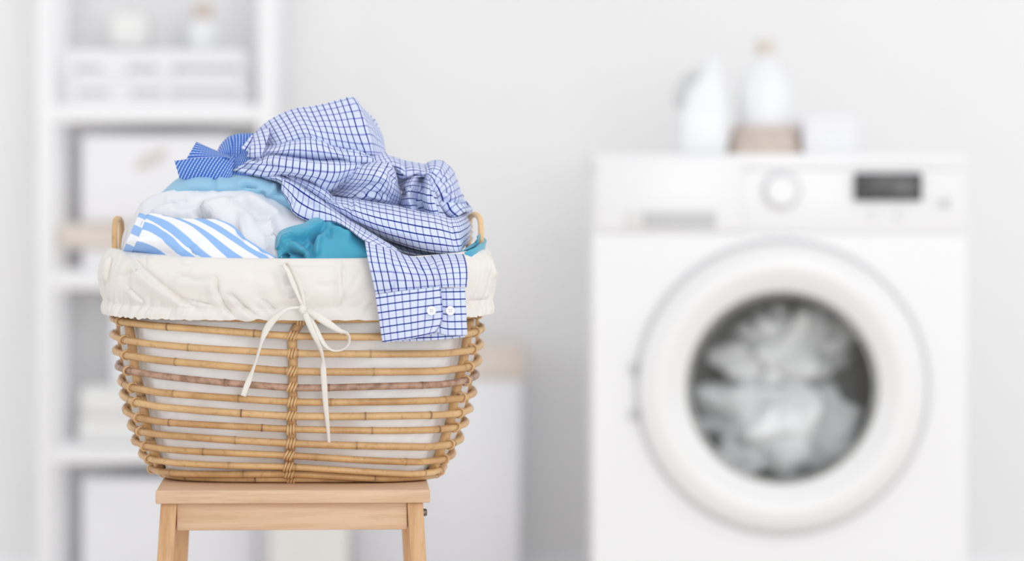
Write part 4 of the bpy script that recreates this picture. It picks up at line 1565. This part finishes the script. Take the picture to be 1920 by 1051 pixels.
# B: two soft rolls under the peak
b_rows = [
    ([(494, 272), (520, 266), (548, 257), (583, 254), (615, 266), (650, 272), (680, 278), (700, 282), (724, 284)], [.0, -.004, -.010, -.012, -.012, -.01, -.01, -.004, .016]),
    ([(491, 280), (520, 274), (550, 268), (585, 268), (620, 276), (652, 284), (682, 290), (703, 294), (728, 290)], [-.032, -.038, -.044, -.048, -.048, -.045, -.04, -.032, -.004]),
    ([(483, 286), (514, 286), (548, 284), (588, 287), (626, 291), (656, 297), (684, 299), (706, 301), (733, 297)], [-.04, -.048, -.054, -.058, -.058, -.055, -.05, -.042, -.016]),
    ([(478, 290), (508, 294), (545, 298), (590, 304), (630, 304), (658, 303), (685, 304), (708, 306), (738, 305)], [-.034, -.040, -.046, -.048, -.050, -.050, -.046, -.04, -.02]),
    ([(467, 299), (505, 301), (545, 306), (592, 312), (632, 314), (658, 311), (686, 310), (710, 312), (740, 312)], [-.050, -.062, -.070, -.074, -.072, -.062, -.05, -.04, -.02]),
    ([(450, 311), (500, 315), (543, 319), (590, 326), (630, 330), (654, 324), (682, 318), (708, 318), (740, 318)], [-.048, -.064, -.074, -.080, -.076, -.064, -.05, -.038, -.02]),
    ([(436, 320), (494, 330), (536, 327), (583, 337), (617, 356), (648, 338), (676, 328), (704, 324), (738, 324)], [-.040, -.056, -.066, -.072, -.062, -.054, -.045, -.034, -.02]),
]
rws = rows_d(b_rows)
patch('front_roll', rws + under(rws[-1], [(3, .014), (5, .034)]), MU, cs, 6, amp=0.0010, seed=36, cell=0.0080,
      creases=[('s', [(660, 302), (632, 304), (606, 307), (569, 303), (543, 298), (507, 294), (490, 287)], 6, 0.004), ('v', [(446, 312), (470, 318), (492, 325)], 6, 0.004), ('v', [(470, 292), (490, 305), (520, 320)], 7, 0.004),
               ('s', [(618, 272), (592, 262), (560, 258)], 5, 0.003), ('s', [(712, 306), (690, 296), (668, 296), (645, 292)], 4, 0.003), ('s', [(700, 296), (676, 286), (650, 280)], 4, 0.003), ('v', [(560, 276), (600, 278), (640, 286)], 4, 0.002), ('r', [(540, 276), (590, 279), (640, 290), (690, 298)], 6, 0.002)])
# R1: the diagonal sack
rcol = [
    [(671, 301), (663, 308), (654, 320), (645, 335), (630, 349), (613, 362)],
    [(694, 303), (685, 312), (679, 324), (671, 338), (655, 352), (636, 367)],
    [(715, 303), (707, 314), (700, 326), (692, 340), (676, 355), (656, 371)],
    [(728, 306), (722, 318), (715, 331), (707, 345), (692, 360), (673, 377)],
    [(735, 312), (732, 325), (727, 338), (720, 352), (708, 366), (692, 383)],
    [(740, 325), (740, 338), (738, 351), (733, 364), (725, 377), (714, 390)],
    [(745, 338), (749, 350), (752, 362), (752, 374), (748, 386), (742, 396)],
]
rdp = [-.055, -.076, -.088, -.090, -.084, -.068, -.035]
rrow = [.034, .012, .002, .008, .022, .040]
rws = [[(rcol[j][i][0], rcol[j][i][1], rdp[j] + rrow[i]) for j in range(7)] for i in range(6)]
patch('middle_roll', rws, MU, cs, 7, amp=0.0010, seed=38, creases=[('v', [(620, 358), (650, 356), (690, 350), (730, 346)], 6, 0.0035), ('s', [(735, 372), (700, 364), (660, 366)], 5, 0.003), ('s', [(722, 306), (735, 322), (742, 345)], 4, 0.0025), ('v', [(727, 318), (735, 340), (728, 366)], 5, 0.002)])
# G1..G3: the right shoulder
rws = rows_d([
    ([(720, 289), (740, 295), (756, 300), (775, 304), (797, 308)], [.022, .012, .004, .002, .004]),
    ([(726, 298), (742, 303), (757, 309), (777, 313), (798, 316)], [-.012, -.016, -.02, -.022, -.02]),
    ([(732, 310), (745, 317), (758, 322), (778, 323), (800, 322)], [-.022, -.03, -.034, -.034, -.03]),
    ([(738, 326), (748, 333), (760, 335), (780, 333), (803, 330)], [-.016, -.022, -.028, -.030, -.028])])
patch('shoulder_panel', over(rws[0], [(2, .012), (16, .03), (60, .05)]) + rws, MV, cs, 6, amp=0.0012, seed=40, nscale=40,
      creases=[('v', [(755, 302), (762, 314), (756, 324)], 4, 0.003), ('s', [(738, 312), (762, 330), (790, 322)], 5, 0.003)])
g_rows = [
    ([(795, 309), (811, 301), (826, 301), (840, 309), (854, 328), (860, 346), (867, 365), (875, 381), (886, 392)], [.008, .006, .006, .008, .012, .016, .02, .022, .026]),
    ([(798, 313), (811, 310), (823, 312), (834, 321), (845, 336), (851, 352), (857, 369), (864, 385), (878, 397)], [-.018, -.022, -.022, -.02, -.016, -.012, -.010, -.010, -.004]),
    ([(800, 320), (809, 321), (817, 326), (825, 335), (833, 347), (838, 361), (844, 375), (852, 389), (866, 401)], [-.032, -.038, -.038, -.036, -.034, -.030, -.028, -.03, -.026]),
    ([(799, 328), (805, 333), (810, 341), (814, 351), (819, 362), (824, 374), (832, 386), (840, 398), (854, 408)], [-.036, -.042, -.042, -.040, -.038, -.036, -.036, -.036, -.03]),
    ([(796, 336), (800, 344), (803, 353), (806, 363), (810, 374), (816, 386), (824, 396), (832, 406), (846, 414)], [-.03, -.032, -.030, -.028, -.026, -.024, -.022, -.020, -.012])]
rws = rows_d(g_rows)
patch('shoulder_crown', over(rws[0], [(2, .012), (14, .03), (60, .05)]) + rws, MV, cs, 6, amp=0.0014, seed=42, nscale=38,
      creases=[('v', [(800, 312), (808, 322), (822, 328), (846, 322)], 4, 0.0035), ('s', [(880, 388), (856, 384), (832, 380), (815, 374)], 7, 0.005), ('v', [(812, 345), (830, 340), (852, 338)], 4, 0.003), ('r', [(818, 318), (836, 328), (852, 344)], 5, 0.002),
               ('s', [(870, 372), (850, 366), (828, 362)], 5, 0.003)])
gcol = [
    [(748, 340), (749, 356), (747, 373), (748, 392), (756, 404)],
    [(762, 334), (757, 352), (755, 372), (762, 394), (770, 406)],
    [(780, 330), (771, 348), (767, 370), (776, 396), (783, 408)],
    [(790, 330), (785, 350), (779, 372), (786, 399), (794, 411)],
    [(797, 331), (796, 352), (791, 375), (798, 403), (806, 414)],
    [(802, 333), (806, 356), (808, 379), (816, 406), (822, 418)],
    [(806, 336), (816, 360), (825, 384), (840, 410), (846, 420)],
]
gd = [-.008, -.034, -.058, -.018, -.046, -.072, -.040]
grw = [.018, .0, -.004, .004, .026]
rws = [[(gcol[j][i][0], gcol[j][i][1], gd[j] + grw[i]) for j in range(7)] for i in range(5)]
patch('sleeve_folds', rws, MV, cs, 7, amp=0.0010, seed=44, nscale=34, creases=[('v', [(752, 350), (754, 372)], 5, 0.006), ('s', [(790, 400), (783, 372), (790, 344)], 5, 0.005), ('s', [(826, 408), (812, 380), (804, 350)], 5, 0.003), ('v', [(770, 345), (764, 372)], 4, 0.002)])
# C: the broad smooth tube
c_rows = [
    ([(606, 366), (622, 369), (642, 371), (666, 373), (700, 379), (740, 386), (780, 395), (815, 402), (847, 409), (864, 405), (884, 393)], [-.058, -.064, -.068, -.070, -.074, -.078, -.080, -.080, -.066, -.030, .022]),
    ([(607, 370), (622, 374), (643, 380), (668, 387), (702, 396), (742, 404), (782, 412), (818, 418), (851, 426), (871, 420), (884, 410)], [-.07, -.080, -.088, -.094, -.100, -.104, -.106, -.104, -.084, -.042, .016]),
    ([(609, 376), (624, 382), (645, 391), (672, 402), (706, 413), (745, 422), (784, 430), (822, 436), (855, 442), (873, 434), (883, 425)], [-.073, -.084, -.094, -.102, -.110, -.114, -.116, -.112, -.090, -.05, .010]),
    ([(612, 383), (630, 393), (651, 404), (677, 416), (712, 430), (750, 440), (788, 448), (826, 453), (858, 457), (872, 448), (882, 438)], [-.070, -.080, -.090, -.100, -.110, -.116, -.118, -.114, -.094, -.056, .004]),
    ([(616, 389), (636, 402), (656, 415), (683, 428), (717, 444), (755, 458), (793, 468), (830, 473), (862, 473), (868, 464), (880, 452)], [-.060, -.068, -.078, -.088, -.098, -.106, -.110, -.106, -.092, -.060, .0])]
rws = rows_d(c_rows)
C_CR = [('v', [(660, 376), (658, 390), (655, 402)], 4, 0.0025), ('r', [(667, 378), (664, 392)], 4, 0.0018), ('r', [(849, 412), (855, 440), (862, 470)], 5, 0.0025), ('v', [(846, 412), (850, 436), (857, 466)], 4, 0.002), ('v', [(612, 372), (640, 386), (655, 400)], 8, 0.003)]
patch('sleeve_upper', under(rws[0], [(-5, .060), (4, .032), (3, .012)]) + rws + under(rws[-1], [(2, .012), (2, .030)]), MV, cs, 7, amp=0.0008, seed=46, creases=C_CR)
# shaded inside strip under the tube
rws = rows_d([([(690, 434), (720, 446), (752, 458), (790, 467), (830, 471), (862, 470)], -.060), ([(700, 452), (730, 463), (762, 473), (796, 479), (832, 480), (862, 478)], -.075)])
patch('inner_strip', rws, MV, cs, 6, amp=0.0004, seed=47)
# D: button band running down to the sleeve
d0_ = [(530, 333), (548, 341), (566, 352), (587, 367), (604, 378), (625, 394), (654, 415), (684, 433), (712, 450), (744, 470)]
d3_ = [(527, 356), (541, 379), (552, 399), (580, 413.5), (604, 415), (628, 416), (653, 428), (676, 446), (694, 456), (716, 470)]
dd0 = [-.062, -.068, -.074, -.080, -.084, -.092, -.108, -.126, -.140, -.150]
dd1 = [-.068, -.078, -.086, -.092, -.098, -.108, -.124, -.142, -.152, -.158]
r0 = lerp_rows(d0_, d3_, 4, dd0, dd1, 0.004)
patch('button_band', under(r0[0], [(-5, .024)]) + r0 + under(r0[-1], [(1.5, .010)]), MV, cs, 7, amp=0.0007, seed=48, creases=[('v', [(545, 358), (570, 378), (600, 396)], 6, 0.0022), ('r', [(535, 340), (560, 356), (600, 384), (650, 416)], 4, 0.0015), ('v', [(536, 362), (548, 384)], 4, 0.002)])
e0_ = [(540, 325), (560, 330), (580, 338), (598, 347), (612, 355), (624, 368)]
e1_ = [(534, 332), (552, 343), (572, 355), (590, 367), (606, 378), (628, 394)]
r0 = lerp_rows(e0_, e1_, 3, [-.048, -.052, -.056, -.060, -.062, -.062], [-.052, -.056, -.058, -.062, -.064, -.068], 0.010)
patch('facing_fold', r0, MV, cs, 6, amp=0.0006, seed=49)
r0 = rows_d([([(486, 331), (500, 330), (516, 328), (530, 331), (540, 338)], [-.045, -.055, -.060, -.060, -.055]), ([(496, 334), (508, 333), (520, 333), (532, 338), (540, 346)], [-.05, -.062, -.068, -.068, -.06]), ([(498, 336), (510, 338), (522, 342), (531, 350), (536, 360)], [-.046, -.054, -.058, -.058, -.052])])
patch('hem_edge', r0, MV, cs, 6, amp=0.0004, seed=50)
# E: the hanging sleeve
e_rows = [
    ([(684, 447), (706, 452), (728, 462), (745, 469), (770, 476), (800, 477), (836, 476), (870, 476)], [-.138, -.140, -.140, -.139, -.138, -.137, -.134, -.128]),
    ([(686, 462), (707, 466), (730, 472), (748, 479), (774, 484), (805, 485), (840, 484), (873, 484)], [-.166, -.168, -.169, -.169, -.168, -.167, -.164, -.156]),
    ([(690, 488), (711, 490), (734, 493), (756, 497), (782, 502), (812, 503), (845, 500), (876, 499)], [-.184, -.187, -.189, -.190, -.189, -.188, -.186, -.178]),
    ([(697, 519), (718, 519), (741, 519), (764, 520), (790, 521), (818, 520), (848, 518), (877, 517)], [-.188, -.192, -.194, -.194, -.193, -.192, -.190, -.183]),
    ([(704.5, 553), (724, 550), (745, 547), (768, 545), (793, 542), (821, 539), (850, 538), (875, 538)], [-.186, -.190, -.191, -.191, -.191, -.190, -.188, -.182])]
rws = rows_d(e_rows)
E_CR = [('s', [(730, 548), (736, 512), (731, 488)], 6, 0.0030), ('s', [(790, 542), (788, 516), (784, 490)], 5, 0.0022), ('s', [(824, 540), (818, 512), (814, 486)], 5, 0.0030), ('v', [(745, 470), (780, 480), (820, 482)], 6, 0.002), ('v', [(800, 480), (806, 500), (812, 520)], 6, 0.0012)]
sl = patch('sleeve', rws, MU, cs, 7, amp=0.0009, seed=52, creases=E_CR)
# cuff
ctop = [(703.5, 552), (724, 549), (745, 546), (770, 543), (798, 540), (826, 536.5)]
cbot = [(717, 643), (732, 640.5), (752, 637.5), (774, 634), (794, 630), (814, 625)]
r0 = lerp_rows(ctop, cbot, 6, [-.190, -.193, -.194, -.194, -.194, -.193], [-.186, -.190, -.192, -.192, -.191, -.188], 0.002)
for i, xr_ in enumerate([826, 828, 829.5, 830.5, 827, 814]):
    r0[i][-1] = (xr_, r0[i][-1][1], r0[i][-1][2])
cuff = patch('cuff', r0, MV, cs, 7, amp=0.0004, seed=54, thick=0.0016)
u0 = [(818, 541), (834, 540), (854, 539.5), (872, 539)]
u1 = [(818, 622), (838, 628), (858, 628.5), (876.5, 628)]
r0 = lerp_rows(u0, u1, 5, [-.187, -.187, -.186, -.180], [-.183, -.184, -.183, -.176], 0.002)
patch('cuff_tab', r0, MV, cs, 7, amp=0.0003, seed=55, thick=0.0016)
u0 = [(716, 612), (750, 612), (790, 612), (830, 612), (872, 612)]
u1 = [(722, 641), (756, 640), (792, 638.5), (830, 636), (872, 632)]
r0 = lerp_rows(u0, u1, 3, [-.176, -.178, -.178, -.177, -.172], [-.174, -.176, -.176, -.175, -.170])
patch('cuff_lining', r0, MV, cs, 6, amp=0.0003, seed=56)


def button(px, py, d, r, label):
    c = P(px, py, YC + d)
    Rm = T(c) @ R90
    o = MB().lathe([(0, 0.0012), (r * 0.62, 0.0012), (r * 0.72, 0.0021), (r * 0.94, 0.0021), (r, 0.0014), (r, 0.0), (0, 0.0)], 32, Rm).build('button', M['button'], cs)
    return c, o


for bx_, by_ in ((809, 582), (844.5, 582)):
    c, o = button(bx_, by_, -.1975 if bx_ < 830 else -.1895, 0.0054, '')
    hb = MB()
    for sx2 in (-1, 1):
        for sz2 in (-1, 1):
            hb.lathe([(0, 0.0014), (0.0007, 0.0014), (0.0007, 0.0008), (0, 0.0008)], 8, T((c[0] + sx2 * 0.0011, c[1], c[2] + sz2 * 0.0011)) @ R90)
    hb.build('thread_holes', M['button_hole'], o)
